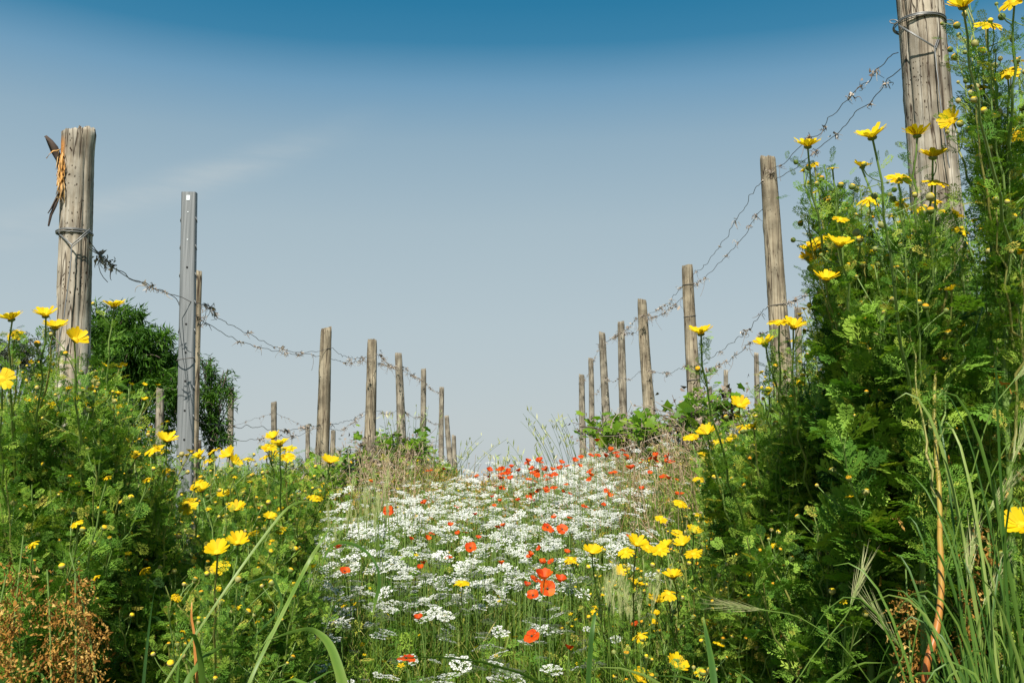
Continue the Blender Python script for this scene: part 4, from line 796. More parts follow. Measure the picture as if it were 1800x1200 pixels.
# ------------------------------------------------------------------ trees behind the left row
def narrow_leaf():
    V = np.array([(0, 0, 0), (.4, .085, .02), (1, 0, -.14), (.4, -.085, .02)]); return V, np.array([(0, 1, 2), (0, 2, 3)]), np.zeros(2, int)
NL = narrow_leaf(); NLS = [NL]
def tree(label, base, blobs, nleaf, leaf, seed, mat='treeleaf', name='leafy_tree', trunk_r=.07, cat='tree', drop=.35):
    rg = R_(seed); root = empty(name, base, label, cat, 'trees beyond the left row'); base = np.asarray(base, float); tg = Geo(); P, X, TT_ = [], [], []
    C0 = np.mean([b_[0] for b_ in blobs], 0) - base; T0 = np.array([C0[0] * .5, C0[1] * .5, C0[2] * .45]); tube(tg, bez(np.zeros(3), T0 * [0.2, .2, .5], T0, 8), np.linspace(trunk_r, trunk_r * .6, 8), 8)
    vol = np.array([b_[1] ** 2.2 for b_ in blobs]); vol /= vol.sum()
    sub = []
    for (c, r_), v in zip(blobs, vol):
        for q in range(9): u = norm(rg.normal(0, 1, 3)); sub.append((np.asarray(c) + u * r_ * rg.uniform(.35, 1.0) * [1, 1, .9], r_ * rg.uniform(.26, .5), v / 9))
    for c, r_, v in sub:
        c = np.asarray(c) - base
        if rg.random() < .25: tube(tg, bez(T0, (T0 + c) / 2 + [0, 0, .2], c, 8), np.linspace(trunk_r * .2, .005, 8), 5)
        nt = int(nleaf * v / 22)
        for k in range(nt):                                                   # twigs with leaves along them
            u = norm(rg.normal(0, 1, 3)); rr = r_ * (rg.uniform(.15, 1.0) ** .5) * rg.uniform(.6, 1.5)
            e = c + u * rr * [1, 1, .9]; s = c + u * rr * .55 + rg.normal(0, .05, 3); dn = np.array([0, 0, -drop * .3])
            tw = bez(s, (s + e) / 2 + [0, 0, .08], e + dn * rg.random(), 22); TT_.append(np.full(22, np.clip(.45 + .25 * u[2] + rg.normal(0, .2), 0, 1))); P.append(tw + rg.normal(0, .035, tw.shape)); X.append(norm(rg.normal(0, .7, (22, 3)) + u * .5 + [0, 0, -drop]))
            if k % 5 == 0: tube(tg, tw[::4], .006, 4)
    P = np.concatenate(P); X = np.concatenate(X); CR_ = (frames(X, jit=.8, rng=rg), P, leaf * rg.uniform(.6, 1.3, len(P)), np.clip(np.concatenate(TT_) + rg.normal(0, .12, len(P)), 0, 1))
    tg.obj('trunk', [MAT['bark']], root, True); lg = Geo(); lg.stamp(NL, *CR_); lg.obj('crown', [MAT[mat]], root); return root
dt = 13.0
def B_(px, py, rp, d=dt): return (U(px, py, d), rp / 1750 * d)
def tb(px, d=dt): p = U(px, 850, d); return (p[0], d, float(ground(p[0], d)))
tree('dark green bushy tree behind the pale left end post', tb(225), [B_(235, 590, 62), B_(185, 600, 60, 13.4), B_(270, 610, 55), B_(215, 660, 80), B_(270, 690, 70, 12.6), B_(170, 700, 80), B_(240, 750, 80), B_(285, 650, 50), B_(225, 565, 35), B_(180, 560, 32)], 30000, .11, 5)
tree('looser light green tree right of the metal post', tb(370, 14), [B_(360, 680, 40, 14), B_(375, 720, 42, 14), B_(345, 740, 45, 14), B_(395, 690, 24, 14), B_(360, 650, 22, 14), B_(398, 655, 14, 14), B_(385, 760, 38, 14), B_(335, 690, 40, 14), B_(410, 700, 14, 14), B_(372, 640, 12, 14)], 5200, .10, 6, trunk_r=.05)
tree('pale olive bush behind the flowers at the left edge', tb(10, 11), [B_(-10, 620, 45, 11), B_(30, 630, 45, 11), B_(-40, 640, 60, 11), B_(75, 640, 40, 11), B_(110, 600, 38, 11.5)], 7000, .07, 7, mat='olive', name='olive_bush', cat='bush')

# ------------------------------------------------------------------ vines along both rows
def vine_leaf(rg):
    lob = [(0, 0), (-.25, .22), (-.12, .52), (.16, .38), (.42, .60), (.55, .30), (1.0, 0.0), (.55, -.30), (.42, -.60), (.16, -.38), (-.12, -.52), (-.25, -.22)]
    V = [(.2, 0, .03)] + [(x, y, -.12 * abs(y) - .15 * x * x + rg.normal(0, .03)) for x, y in lob]; n_ = len(lob)
    F = [(0, 1 + j, 1 + (j + 1) % n_) for j in range(n_)]
    g = Geo(); g.add(V, F, 0, rg.uniform(.2, 1)); return g.mesh('leaf', [MAT['vine']])
VL = [vine_leaf(rg0) for _ in range(5)]
def vine(label, base, h, seed, nl=26, group='gnarled vine stocks along the rows', spread=.45, leafs=.085):
    rg = R_(seed); h *= .8; nl = int(nl * 2.8); root = empty('grape_vine', base, label, 'vine', group); g = Geo(); P = [np.zeros(3)]
    for k in range(9): P.append(P[-1] + np.array([rg.normal(0, .03), rg.normal(0, .03), h / 10]))
    P = np.array(P); P[0, 2] -= .1; r_ = np.linspace(.034, .022, 10) * rg.uniform(.75, 1.25, 10)
    tube(g, np.stack([np.interp(np.linspace(0, 9, 28), np.arange(10), P[:, i]) for i in range(3)], -1) + rg.normal(0, .004, (28, 3)), np.interp(np.linspace(0, 9, 28), np.arange(10), r_) * rg.uniform(.85, 1.2, 28), 9, 0, rg.uniform(0, 1, 28))
    top = P[-1]; ends = []
    for k in range(5):
        e = top + np.array([rg.normal(0, spread * .4), rg.normal(0, spread * .9), rg.uniform(-.1, .14)]); c = bez(top - [0, 0, .05], (top + e) / 2 + rg.normal(0, .05, 3), e, 10); tube(g, c + rg.normal(0, .003, c.shape), np.linspace(.013, .004, 10), 6, 0, .4); ends.append(c)
    g.obj('trunk', [MAT['bark']], root, True)
    g = Geo()
    for k in range(34):
        c = ends[k % 5]; p = c[rg.integers(3, 10)]; e = p + np.array([rg.normal(0, .13), rg.normal(0, .16), rg.uniform(-.12, .20)]); tube(g, bez(p, (p + e) / 2 + rg.normal(0, .04, 3), e, 6), .0022, 4, 0, rg.uniform(.1, .9))
    for k in range(260):
        c = ends[k % 5]; p = c[rg.integers(1, 10)] + rg.normal(0, .07, 3); g.add(p + rg.normal(0, .012, (4, 3)), [[0, 1, 2, 3]], 0, rg.uniform(0, .55))
    tw = g.obj('dry_twigs', [MAT['twig']], root); tw['kind'] = 'stuff'
    for k in range(nl):
        c = ends[int(rg.integers(5))]; p = c[int(rg.integers(1, 10))] + rg.normal(0, .055, 3) + [0, 0, .03]; X = norm(np.array([[rg.normal(0, 1), rg.normal(-.3, 1), rg.normal(-.1, .4)]]))
        link_mesh('leaf', VL[int(rg.integers(5))], root, p, frames(X, up=np.array([[0, -.5, 1.]]), jit=.4, rng=rg)[0], leafs * rg.uniform(.4, 1.05))
    return root
def gv(px, d): p = U(px, 850, d); return np.array([p[0], d, float(ground(p[0], d))])
vl = [(668, 8.9, .42, 'dark gnarled vine stock at the foot of the cracked left-row post', 10), (700, 10.6, .5, 'green vine under the post leaning left in the left row', 30), (730, 12.2, .55, 'vine between the slim post and the leaning post on the left', 30), (752, 14, .5, 'vine at the foot of the slim straight left-row post', 26),
      (772, 16.5, .45, 'farthest vine of the left row near the crest', 20), (612, 8.2, .35, 'low leafy vine between the two nearer left-row posts', 26), (590, 7.6, .25, 'small vine left of the gnarled stock', 20),
      (1235, 6.9, .5, 'vine with large yellow-green leaves right of the third right-row post', 22), (1172, 8.4, .5, 'dark vine stock with bright leaves between third and fourth right-row posts', 22), (1128, 9.4, .55, 'vine with upright bright leaves at the foot of the leaning fourth post', 30),
      (1100, 10.8, .55, 'bushy vine under the fifth post of the right row', 34), (1078, 12.2, .55, 'bushy vine under the sixth post of the right row', 34), (1060, 13.6, .5, 'vine right of the wispy grass in the right row', 30), (1285, 6.2, .6, 'large-leaved vine beside the long daisy branch', 16), (1150, 8.8, .6, 'leafy vine just right of the leaning fourth post', 30), (1112, 10.2, .6, 'leafy vine between the fourth and fifth right-row posts', 30), (790, 18.0, .4, 'small vine at the last post of the left row', 20), (715, 11.4, .5, 'leafy vine right of the post leaning left in the left row', 30)]
for i, (px, d, h, lb, nl) in enumerate(vl): vine(lb, gv(px, d), h, 300 + i, nl, leafs=.10 if d < 9 else .11)

# ------------------------------------------------------------------ grasses
def blade_tmpl(n_=4, w=.5, bend=.25, curl=0.0):
    """unit-length blade rising along +z, bending to +x"""
    V = []; t = np.linspace(0, 1, n_ + 1)
    for i, a in enumerate(t[:-1]):
        ww = w * (1 - a ** 1.6) * (.6 + .4 * min(1, a * 4)); V += [(bend * a ** 2, -ww / 2, a - bend * .35 * a ** 2.5), (bend * a ** 2, ww / 2, a - bend * .35 * a ** 2.5)]
    V.append((bend, 0, 1 - bend * .35)); F = []
    for i in range(n_ - 1): F += [(2 * i, 2 * i + 1, 2 * i + 3), (2 * i, 2 * i + 3, 2 * i + 2)]
    F.append((2 * n_ - 2, 2 * n_ - 1, 2 * n_)); return np.array(V, float), np.array(F), np.zeros(len(F), int)
def up_frames(n_, rg, lean=.3):
    Z = norm(np.stack([rg.normal(0, lean, n_), rg.normal(0, lean, n_), np.ones(n_)], -1)); return tilt_frames(Z, rg.uniform(0, 6.28, n_))
BL = [blade_tmpl(3, .045, .25), blade_tmpl(3, .035, .5), blade_tmpl(3, .03, .8)]
def on_path(x, y):
    c0 = np.interp(y, [2, 4, 6, 9, 12], [-.32, -.30, .10, .45, .45]); hw = np.interp(y, [2, 4, 6, 9, 12], [.45, .65, 1.0, 1.0, .8]); return c0, hw
def scatter_xy(n_, y0, y1, rg, pw=1.2, xmax=None, both=True):
    u = rg.random(n_); y = (y0 ** (1 - pw) + u * (y1 ** (1 - pw) - y0 ** (1 - pw))) ** (1 / (1 - pw)); x = rg.uniform(-.62, .62, n_) * y
    return x, y
rg = R_(51); g = Geo(); n_ = 100000; x, y = scatter_xy(n_, 1.8, 16, rg, 1.5); c0, hw = on_path(x, y)
z = ground(x, y); off = np.abs(x - c0) / hw; hgt = rg.gamma(5, .035, n_) * np.where(off < 1, .85, 1.3) * np.clip(1.15 - y / 40, .5, 1); hgt = np.clip(hgt, .05, .42)
dryp = np.clip(.16 + .5 * np.exp(-((y - 8) / 2.6) ** 2) * (off < 1.5), 0, 1); tn = np.where(rg.random(n_) < dryp, rg.uniform(.72, 1, n_), np.clip(rg.normal(.46, .2, n_), 0, .8))
R = up_frames(n_, rg, .42); P = np.stack([x, y, z - .01], -1); wsc = np.clip(.7 + y * .16, 1, 2.6)
for w in range(3):
    m_ = rg.integers(0, 3, n_) == w; S = np.stack([hgt, hgt * 0 + wsc * .16, hgt], -1)
    g.stamp(BL[w], R[m_], P[m_], S[m_], tn[m_])
tag(g.obj('grass', [MAT['grass']]), 'green and straw-coloured grass growing all over the ground', None, kind='stuff')
# leafy ground cover
g = Geo(); n_ = 17000; x, y = scatter_xy(n_, 1.8, 15, rg, 1.5); z = ground(x, y) + rg.uniform(.0, .20, n_) * np.clip(1.2 - y / 20, .4, 1)
X = norm(np.stack([rg.normal(0, 1, n_), rg.normal(0, 1, n_), rg.uniform(.1, .9, n_)], -1)); R = frames(X, jit=.5, rng=rg); S = rg.uniform(.03, .075, n_); tn = np.clip(rg.normal(.5, .22, n_), 0, 1)
tag(leaf_cloud('ground_cover', LEAF_MD, R, np.stack([x, y, z], -1), S, tn, 'leaf', None, rg), 'low feathery leaves and herbs between the grass', None, kind='stuff')
# taller weeds along the feet of both rows
g = Geo(); n_ = 15000; y = rg.uniform(5, 17, n_); x = np.sign(rg.normal(0, 1, n_)) * rg.normal(1.35, .26, n_); z = ground(x, y) + rg.uniform(.0, 1, n_) ** 1.6 * (.30 + .12 * np.sin(y * 3.1) + .08 * np.sin(y * 7.3 + x))
X = norm(np.stack([rg.normal(0, 1, n_), rg.normal(0, 1, n_), rg.uniform(.1, 1.1, n_)], -1)); R = frames(X, jit=.5, rng=rg); 
tag(leaf_cloud('bank_weeds', LEAF_MD, R, np.stack([x, y, z], -1), rg.uniform(.035, .08, n_), np.clip(rg.normal(.6, .24, n_), 0, 1), 'leaf', None, rg), 'leafy weeds in a band along the feet of the posts', None, kind='stuff')
# dry herbs near crest and bank feet
g = Geo(); n_ = 9000; y = rg.uniform(5.5, 15, n_); x = rg.normal(0, 1, n_) * .95 + .1; z = ground(x, y) + rg.uniform(0, .26, n_); X = norm(rg.normal(0, 1, (n_, 3)) + [0, 0, .4]); R = frames(X, jit=.8, rng=rg)
for w in range(4):
    m_ = rg.integers(0, 4, n_) == w; g.stamp(DRY[w], R[m_], np.stack([x, y, z], -1)[m_], rg.uniform(.02, .055, m_.sum()), rg.uniform(.3, 1, m_.sum()))
tag(g.obj('dried_herbs', [MAT['dry']]), 'brown seeding weeds dotted through the far part of the path', None, kind='stuff')
g = Geo(); n_ = 4000; cl = np.array([(1.15, 6.6, .30), (1.22, 7.8, .28), (1.05, 9.2, .3), (-1.15, 8.6, .22), (-1.1, 10.5, .25), (.95, 5.6, .2), (-.95, 7.3, .2), (1.3, 10.8, .3)]); ci = rg.integers(0, len(cl), n_)
x = cl[ci, 0] + rg.normal(0, 1, n_) * cl[ci, 2]; y = cl[ci, 1] + rg.normal(0, .45, n_); z = ground(x, y) + rg.uniform(0, .42, n_) * np.exp(-((x - cl[ci, 0]) / .4) ** 2)
g.stamp(DRY[1], frames(norm(rg.normal(0, 1, (n_, 3)) + [0, 0, .7]), jit=.8, rng=rg), np.stack([x, y, z], -1), rg.uniform(.02, .05, n_), np.clip(rg.normal(.75, .2, n_), 0, 1)); g2 = None
for k in range(900):
    i = int(rg.integers(n_)); p = np.array([x[i], y[i], float(ground(x[i], y[i]))]); tube(g, bez(p, p + [rg.normal(0, .04), 0, .2], p + [rg.normal(0, .12), rg.normal(0, .1), rg.uniform(.2, .5)], 5), .0018, 3, 0, rg.uniform(.5, 1))
MAT['straw'] = tint_mat('straw', [(.16, .09, .05), (.34, .22, .13), (.52, .42, .27)], rough=.9, transl=.1, spec=.1)
tag(g.obj('dry_verge_weeds', [MAT['straw']]), 'pinkish-brown dead stalks and seed heads at the feet of both rows', None, kind='stuff')
# tiny yellow flecks
def fleck():
    V = []; F = []
    for k in range(5): a = k * 1.257; V += [(0, 0, 0), (math.cos(a - .4), math.sin(a - .4), .25), (math.cos(a) * 1.2, math.sin(a) * 1.2, .3), (math.cos(a + .4), math.sin(a + .4), .25)]; F += [(4 * k, 4 * k + 1, 4 * k + 2), (4 * k, 4 * k + 2, 4 * k + 3)]
    return np.array(V, float), np.array(F), np.zeros(len(F), int)
FK = fleck(); g = Geo(); n_ = 1500; x, y = scatter_xy(n_, 2.2, 12, rg, 1.1); z = ground(x, y) + rg.uniform(.12, .38, n_)
g.stamp(FK, up_frames(n_, rg, .5), np.stack([x, y, z], -1), rg.uniform(.004, .009, n_) * np.clip(y / 5, 1, 1.6), rg.uniform(.2, 1, n_)); tag(g.obj('yellow_fleck_flowers', [MAT['yellow']]), 'tiny yellow blossoms sprinkled over the path and banks', None, kind='stuff')

# ------------------------------------------------------------------ white umbels
def umbel(rg, fine=True):
    g = Geo(); nr = int(rg.integers(10, 14)) if fine else 7; V0 = []
    sg = Geo()
    cents = [(0, 0, .0)] + [(rg.uniform(.55, .95) * math.cos(a), rg.uniform(.55, .95) * math.sin(a), rg.normal(-.10, .08)) for a in np.linspace(0, 6.28, nr, endpoint=False)] + [(.35 * math.cos(a), .35 * math.sin(a), .03) for a in (0.5, 2.6, 4.7)]
    for c in cents:
        c = np.array(c); tube(sg, np.array([[0, 0, -.6], c * .6 + [0, 0, -.15], c - [0, 0, .02]]), .014, 3, 0, .4)
        npet = 7 if fine else 4
        for k in range(npet):
            a = 2 * math.pi * k / npet + rg.uniform(0, .6); dr = np.array([math.cos(a), math.sin(a), 0]); out_ = norm(c * [1, 1, 0] + 1e-6); big = 1 + .9 * max(0, float(dr @ out_)) * (np.linalg.norm(c) > .3)
            L_ = .16 * big * rg.uniform(.8, 1.2) * (1 if fine else 1.5); w = .062 * big * (1 if fine else 1.6); n2_ = np.array([-dr[1], dr[0], 0]); p0 = c + dr * .04
            z = rg.normal(.02, .03)
            g.add([p0, p0 + dr * L_ * .7 + n2_ * w + [0, 0, z], p0 + dr * L_ * .85 + [0, 0, z - .015], p0 + dr * L_ * .7 - n2_ * w + [0, 0, z]], [(0, 1, 2, 3)], 0, rg.uniform(.2, 1))
    return g, sg
UMB = []
for k in range(6):
    g, sg = umbel(rg0); UMB.append((g.mesh('flower_head', [MAT['white']]), sg.mesh('rays', [MAT['stem']])))
umb_stem = Geo(); tube(umb_stem, np.array([[0, 0, 0], [.01, .0, .25], [.0, .01, .5], [0, 0, 1]]), [.0013, .0012, .0011, .001], 4, 0, .1); umb_stem = umb_stem.mesh('stem', [MAT['stem']])
def umbel_spots(n_, rg, y0, y1):
    res = []
    while len(res) < n_:
        u = rg.random(); y = y0 + (y1 - y0) * u ** 1.1; c0, hw = on_path(0, y); x = c0 + hw * np.clip(rg.normal(0, .55), -1.25, 1.3)
        px = 900 + 1750 * x / y; dens = .5 + .5 * math.sin(3.1 * x + 1.7 * y + 1) * math.sin(2.3 * y - 3 * x); 
        if y > 7.2: dens *= .25 + .5 * (x > .3)
        if x < -.2 and y > 7: dens *= .35
        if rg.random() < (.12 + 1.0 * dens if y < 7 else .8 * dens + .03): res.append((x, y)) if rg.random() < (1 if y > 3.6 else .35) else None
    return res
rg = R_(77); sp_ = umbel_spots(2150, rg, 2.6, 11.5); sp_ += [(float(rg.uniform(-.55, .25)), float(rg.uniform(2.2, 3.4))) for _ in range(34)]
sp_.sort(key=lambda q: q[1])
far = Geo(); farst = Geo(); FT = []
for k in range(3):
    g, sg = umbel(rg0, False); V = np.concatenate(g.V); F = np.concatenate(g.F); FT.append((V, F, np.zeros(len(F), int)))
for i, (x, y) in enumerate(sp_):
    gz = float(ground(x, y)); h = rg.uniform(.20, .37); s = rg.uniform(.015, .034); tilt = norm(np.array([[rg.normal(0, .22), rg.normal(-.22, .22), 1]]))
    if i < 300:
        root = bpy.data.objects.new('white_umbel_flower', umb_stem); COL.objects.link(root); root.location = (x, y, gz); root.scale = (1, 1, h); root.rotation_euler.z = rg.uniform(0, 6.28)
        tag(root, 'flat white lacy umbel flower in the white drift on the path', 'flower', 'white umbel flowers on the path')
        hm, rm = UMB[int(rg.integers(6))]; R = tilt_frames(tilt, np.array([rg.uniform(0, 6.28)]))[0]
        M = Matrix([[R[a][b_] * s for b_ in range(3)] + [0] for a in range(3)] + [[0, 0, 0, 1]])
        inv = Matrix.Diagonal((1, 1, 1 / h, 1))
        hd = bpy.data.objects.new('flower_head', hm); COL.objects.link(hd); hd.parent = root; hd.matrix_parent_inverse = inv; hd.matrix_basis = Matrix.Translation((0, 0, h)) @ M
        ry = bpy.data.objects.new('rays', rm); COL.objects.link(ry); ry.parent = hd
    else:
        far.stamp(FT[i % 3], tilt_frames(tilt, np.array([rg.uniform(0, 6.28)])), np.array([[x, y, gz + h]]), np.array([s * 1.05]), np.array([rg.uniform(.3, 1)]))
        farst.V; tube(far, np.array([[x, y, gz], [x, y, gz + h]]), .0015, 3, 1, .4)
tag(far.obj('white_umbel_flowers', [MAT['white'], MAT['stem']]), 'far white umbel flowers too many to count towards the crest', None, 'white umbel flowers on the path', 'stuff')

# ------------------------------------------------------------------ poppies
def poppy(rg, style):
    g = Geo()
    for k in range(4):
        a0 = k * math.pi / 2 + rg.normal(0, .12); lift = {'open': .25, 'cup': .75, 'flat': .02}[style] + rg.normal(0, .08) + (.08 if k % 2 else 0); V = []; nr, nc = 5, 6
        for i in range(nr):
            r_ = .08 + .92 * i / (nr - 1)
            for j in range(nc):
                u = (j / (nc - 1) - .5) * 2; a = a0 + u * .95 * (.55 + .45 * math.sin(math.pi * min(1, r_ * .75)))
                rr = r_ * (1 - .14 * u * u * r_) ; z = lift * rr ** 1.3 + .05 * math.sin(u * 7 + k) * r_ + rg.normal(0, .018) * r_
                V.append((rr * math.cos(a) * (1 - lift * .18), rr * math.sin(a) * (1 - lift * .18), z))
        F = [(i * nc + j, (i + 1) * nc + j, (i + 1) * nc + j + 1, i * nc + j + 1) for i in range(nr - 1) for j in range(nc - 1)]
        g.add(V, F, 0, np.clip(rg.normal(.5, .15) + rg.normal(0, .12, len(V)), 0, 1))
    c = Geo(); 
    tube(c, np.array([[0, 0, 0], [0, 0, .10], [0, 0, .16], [0, 0, .17]]), [.10, .13, .13, .02], 8, 0, .9)
    for k in range(26):
        a = rg.uniform(0, 6.28); r_ = rg.uniform(.16, .30); p = np.array([r_ * math.cos(a), r_ * math.sin(a), .16]); c.add([p, p + [.03, 0, .03], p + [0, .03, .05], p + [-.03, 0, .0]], [(0, 1, 2, 3)], 0, .1); 
    return g.mesh('petals', [MAT['poppy']], True), c.mesh('centre', [MAT['poppy_dark']])
POP = {s: [poppy(rg0, s) for _ in range(3)] for s in ('open', 'cup', 'flat')}
def put_poppy(px, py, sz, label, group=None, style=None, N=None, rg=rg, d=None):
    dia = rg.uniform(.044, .056); d = d or dia * 1750 / sz; P = U(px, py, d); gz = float(ground(P[0], P[1]))
    while P[2] - gz < .33 and d > 2.3: d -= .15; P = U(px, py, d); gz = float(ground(P[0], P[1]))
    while P[2] - gz > .62 and d < 16: d += .15; P = U(px, py, d); gz = float(ground(P[0], P[1]))
    dia = sz * d / 1750; dia = min(max(dia * (0.98 if group == 'poppies one can tell apart' else .86), .028), .075)
    root = empty('poppy', (P[0], P[1], gz), label, 'poppy', group or 'red poppies along the path'); h = P[2] - gz
    st = style or rg.choice(['open', 'cup', 'flat', 'cup']); n_ = norm(np.array([N if N is not None else (rg.normal(0, .35), rg.normal(-.35, .35), 1.0)], float))
    R = tilt_frames(n_, np.array([rg.uniform(0, 6.28)]))[0]; pm, cm_ = POP[st][int(rg.integers(3))]
    f = link_mesh('petals', pm, root, (0, 0, h), R, dia / 2 * 1.08); link_mesh('centre', cm_, f)
    g = Geo(); tube(g, bez(np.array([rg.normal(0, .03), rg.normal(0, .03), 0]), np.array([rg.normal(0, .03), 0, h * .6]), np.array([0, 0, h]), 7), .0013, 4, 0, .3); g.obj('stem', [MAT['stem']], root)
named = [(957, 1018, 34, 'largest orange-red poppy in the cluster right of the path centre', 'cup', (0, -.4, 1)), (962, 1034, 30, 'dark centred poppy turned to the viewer in the big cluster', 'open', (.1, -1, .4)), (985, 1022, 24, 'rightmost poppy of the big cluster', 'cup', None), (937, 1046, 22, 'lowest poppy of the big cluster', 'open', None), (942, 1018, 22, 'leftmost dark red poppy of the big cluster', 'flat', None), (926, 1030, 15, 'small poppy just left of the big cluster', 'cup', None),
  (714, 1157, 31, 'lone flat poppy nearest the bottom edge of the picture', 'flat', (0, -.15, 1)), (683, 898, 20, 'open orange poppy left of the path showing its dark centre', 'open', (0, -1, .5)), (747, 885, 14, 'poppy right of and above the open orange one', 'cup', None), (827, 963, 22, 'poppy in the middle of the white drift', 'open', (.1, -.8, .7)), (592, 964, 18, 'poppy half hidden behind the arching grass blade', 'cup', None), (606, 1004, 20, 'poppy among white flowers at the left edge of the path', 'open', None), (736, 1088, 18, 'poppy alone in the lower left part of the path', 'cup', None),
  (932, 980, 14, 'small poppy above the big cluster', 'cup', None), (935, 1118, 29, 'pale orange poppy covered by white umbels low in the path', 'flat', None), (1000, 1141, 17, 'poppy half in the grass at the lower right of the path', 'cup', None), (1117, 1100, 9, 'tiny poppy in the grass near the low daisies', 'cup', None), (962, 927, 19, 'left poppy of the trio at mid path', 'flat', None), (988, 930, 21, 'open dark-centred poppy of the trio at mid path', 'open', (0, -.8, .6)), (971, 935, 13, 'small lower poppy of the trio at mid path', 'cup', None), (885, 925, 12, 'small poppy left of the mid path trio', 'cup', None),
  (755, 827, 14, 'poppy at the foot of the left vines', 'flat', None), (780, 826, 9, 'tiny poppy at the foot of the left vines near the crest', 'cup', None), (656, 848, 14, 'faded orange poppy before the cracked left-row post', 'cup', None), (1108, 825, 19, 'bright red cup-shaped poppy right of the path crest', 'cup', (0, -.3, 1)), (1078, 832, 17, 'red poppy left of the bright cup-shaped one', 'open', None), (1060, 888, 10, 'small poppy beside a yellow flower at right mid path', 'cup', None), (1195, 868, 17, 'dull orange poppy by the dry weeds on the right bank', 'open', None), (1175, 843, 13, 'poppy above the dull orange one on the right bank', 'cup', None), (1050, 776, 13, 'topmost poppy under the right-row vines', 'cup', None)]
for (px, py, sz, lb, st, N) in named: put_poppy(px, py, sz, lb, 'poppies one can tell apart', st, N)
rgp = R_(88)
for k in range(105):
    t = rgp.random(); px = 868 + t * 320; py0 = np.interp(px, [868, 940, 1010, 1080, 1200], [822, 808, 802, 790, 806]); py = py0 + rgp.exponential(26)
    if rgp.random() < .45: px = rgp.normal(935, 38); py = 822 + abs(rgp.normal(0, 22))
    if py > 905: continue
    put_poppy(px, py, rgp.uniform(10, 16), 'small orange-red poppy in the crowd of poppies below the crest', 'poppies below the crest', rg=rgp)

for k in range(30):
    py = rgp.uniform(835, 1010); w_ = np.interp(py, [835, 1010], [170, 230]); px = np.interp(py, [835, 1010], [1010, 840]) + rgp.normal(0, 1) * w_ * .55
    if 900 < px < 1010 and py > 1000: continue
    put_poppy(px, py, float(np.interp(py, [835, 1010], [12, 15])) * rgp.uniform(.6, 1.1), 'small poppy scattered among the white flowers at mid path', 'poppies scattered in the white drift', rg=rgp)
# ------------------------------------------------------------------ single large grass blades and barley
def strap(label, pts, ws, tint=.5, name='tall_grass', group='broad grass blades in the foreground', fold=.35, mat='broad', cat='grass'):
    K = np.array([U(px, py, d) for px, py, d in pts]); n_ = 26; t = np.linspace(0, len(K) - 1, n_)
    P = np.stack([np.interp(t, np.arange(len(K)), K[:, i]) for i in range(3)], -1)
    for _ in range(3): P[1:-1] = (P[:-2] + 2 * P[1:-1] + P[2:]) / 4
    w = np.interp(t, np.arange(len(K)), ws) * .68 / 1750 * np.linalg.norm(P - [0, 0, EYE], axis=1); T = norm(np.gradient(P, axis=0)); view = norm(P - [0, 0, EYE]); W = norm(np.cross(T, view + [.35, 0, .1])); N = np.cross(W, T)
    V = np.stack([P - W * w[:, None] / 2 + N * w[:, None] * fold * .3, P, P + W * w[:, None] / 2 + N * w[:, None] * fold * .3], 1).reshape(-1, 3); org = P[0].copy()
    F = [(i * 3 + j, i * 3 + 3 + j, i * 3 + 4 + j, i * 3 + 1 + j) for i in range(n_ - 1) for j in range(2)]
    g = Geo(); g.add(V - org, F, 0, np.clip(tint + np.repeat(np.interp(t, np.linspace(0, t[-1], 9), RNG.normal(0, .14, 9)), 3) + np.tile([.08, -.1, .08], n_) + np.repeat(np.clip((t / t[-1] - .86) * 4, 0, 1), 3), 0, 1)); o = g.obj(name, [MAT[mat]], smooth=True); o.location = org; return tag(o, label, cat, group)
strap('broad pale green blade curving down at the bottom edge left of the path', [(612, 1260, 1.5), (600, 1190, 1.5), (580, 1130, 1.52), (555, 1108, 1.55), (538, 1104, 1.6), (510, 1110, 1.65), (470, 1125, 1.7)], [30, 27, 22, 14, 9, 6, 1], .75)
strap('long straight diagonal grass stem crossing the left foreground', [(215, 1330, 1.85), (300, 1180, 1.9), (400, 1030, 1.95), (450, 960, 2.0), (500, 895, 2.05), (520, 882, 2.08), (548, 880, 2.1)], [5, 5, 6, 6, 6, 4, 1], .85)
strap('bright green reed leaning right beside the arching blade', [(390, 1330, 1.8), (440, 1190, 1.8), (500, 1070, 1.9), (540, 990, 2.0), (565, 950, 2.0), (580, 925, 2.05)], [7, 9, 10, 10, 7, 1], .8)
strap('dark arching blade that hangs over the white flowers', [(565, 1000, 1.9), (575, 960, 1.9), (600, 950, 1.9), (630, 958, 1.88), (652, 975, 1.86), (666, 1000, 1.85), (668, 1030, 1.85), (660, 1050, 1.85), (654, 1090, 1.85)], [2, 7, 8, 8, 7, 5, 10, 9, 1], .45)
strap('dark upright folded blade in the lower right foreground', [(1030, 1260, 1.7), (1036, 1160, 1.7), (1040, 1110, 1.7), (1046, 1074, 1.72), (1050, 1072, 1.74)], [15, 13, 13, 8, 1], .2)
strap('upright blade beside the low daisy at the bottom', [(1262, 1260, 1.6), (1250, 1160, 1.65), (1242, 1120, 1.7), (1236, 1085, 1.75)], [20, 17, 13, 4], .4)
strap('thin dark blade drooping over the lower left daisies', [(445, 1120, 2.0), (500, 1065, 2.0), (480, 1010, 2.0), (440, 1022, 2.0), (420, 1030, 2.0)], [3, 7, 6, 5, 1], .25)
strap('reddish upright stalk in the lower left', [(350, 1260, 1.95), (343, 1150, 1.95), (341, 1110, 1.95), (336, 1085, 1.95), (337, 1058, 1.95)], [6, 8, 6, 5, 3], .2, name='reed_stalk', mat='torn', cat='stalk')
rgs = R_(5)
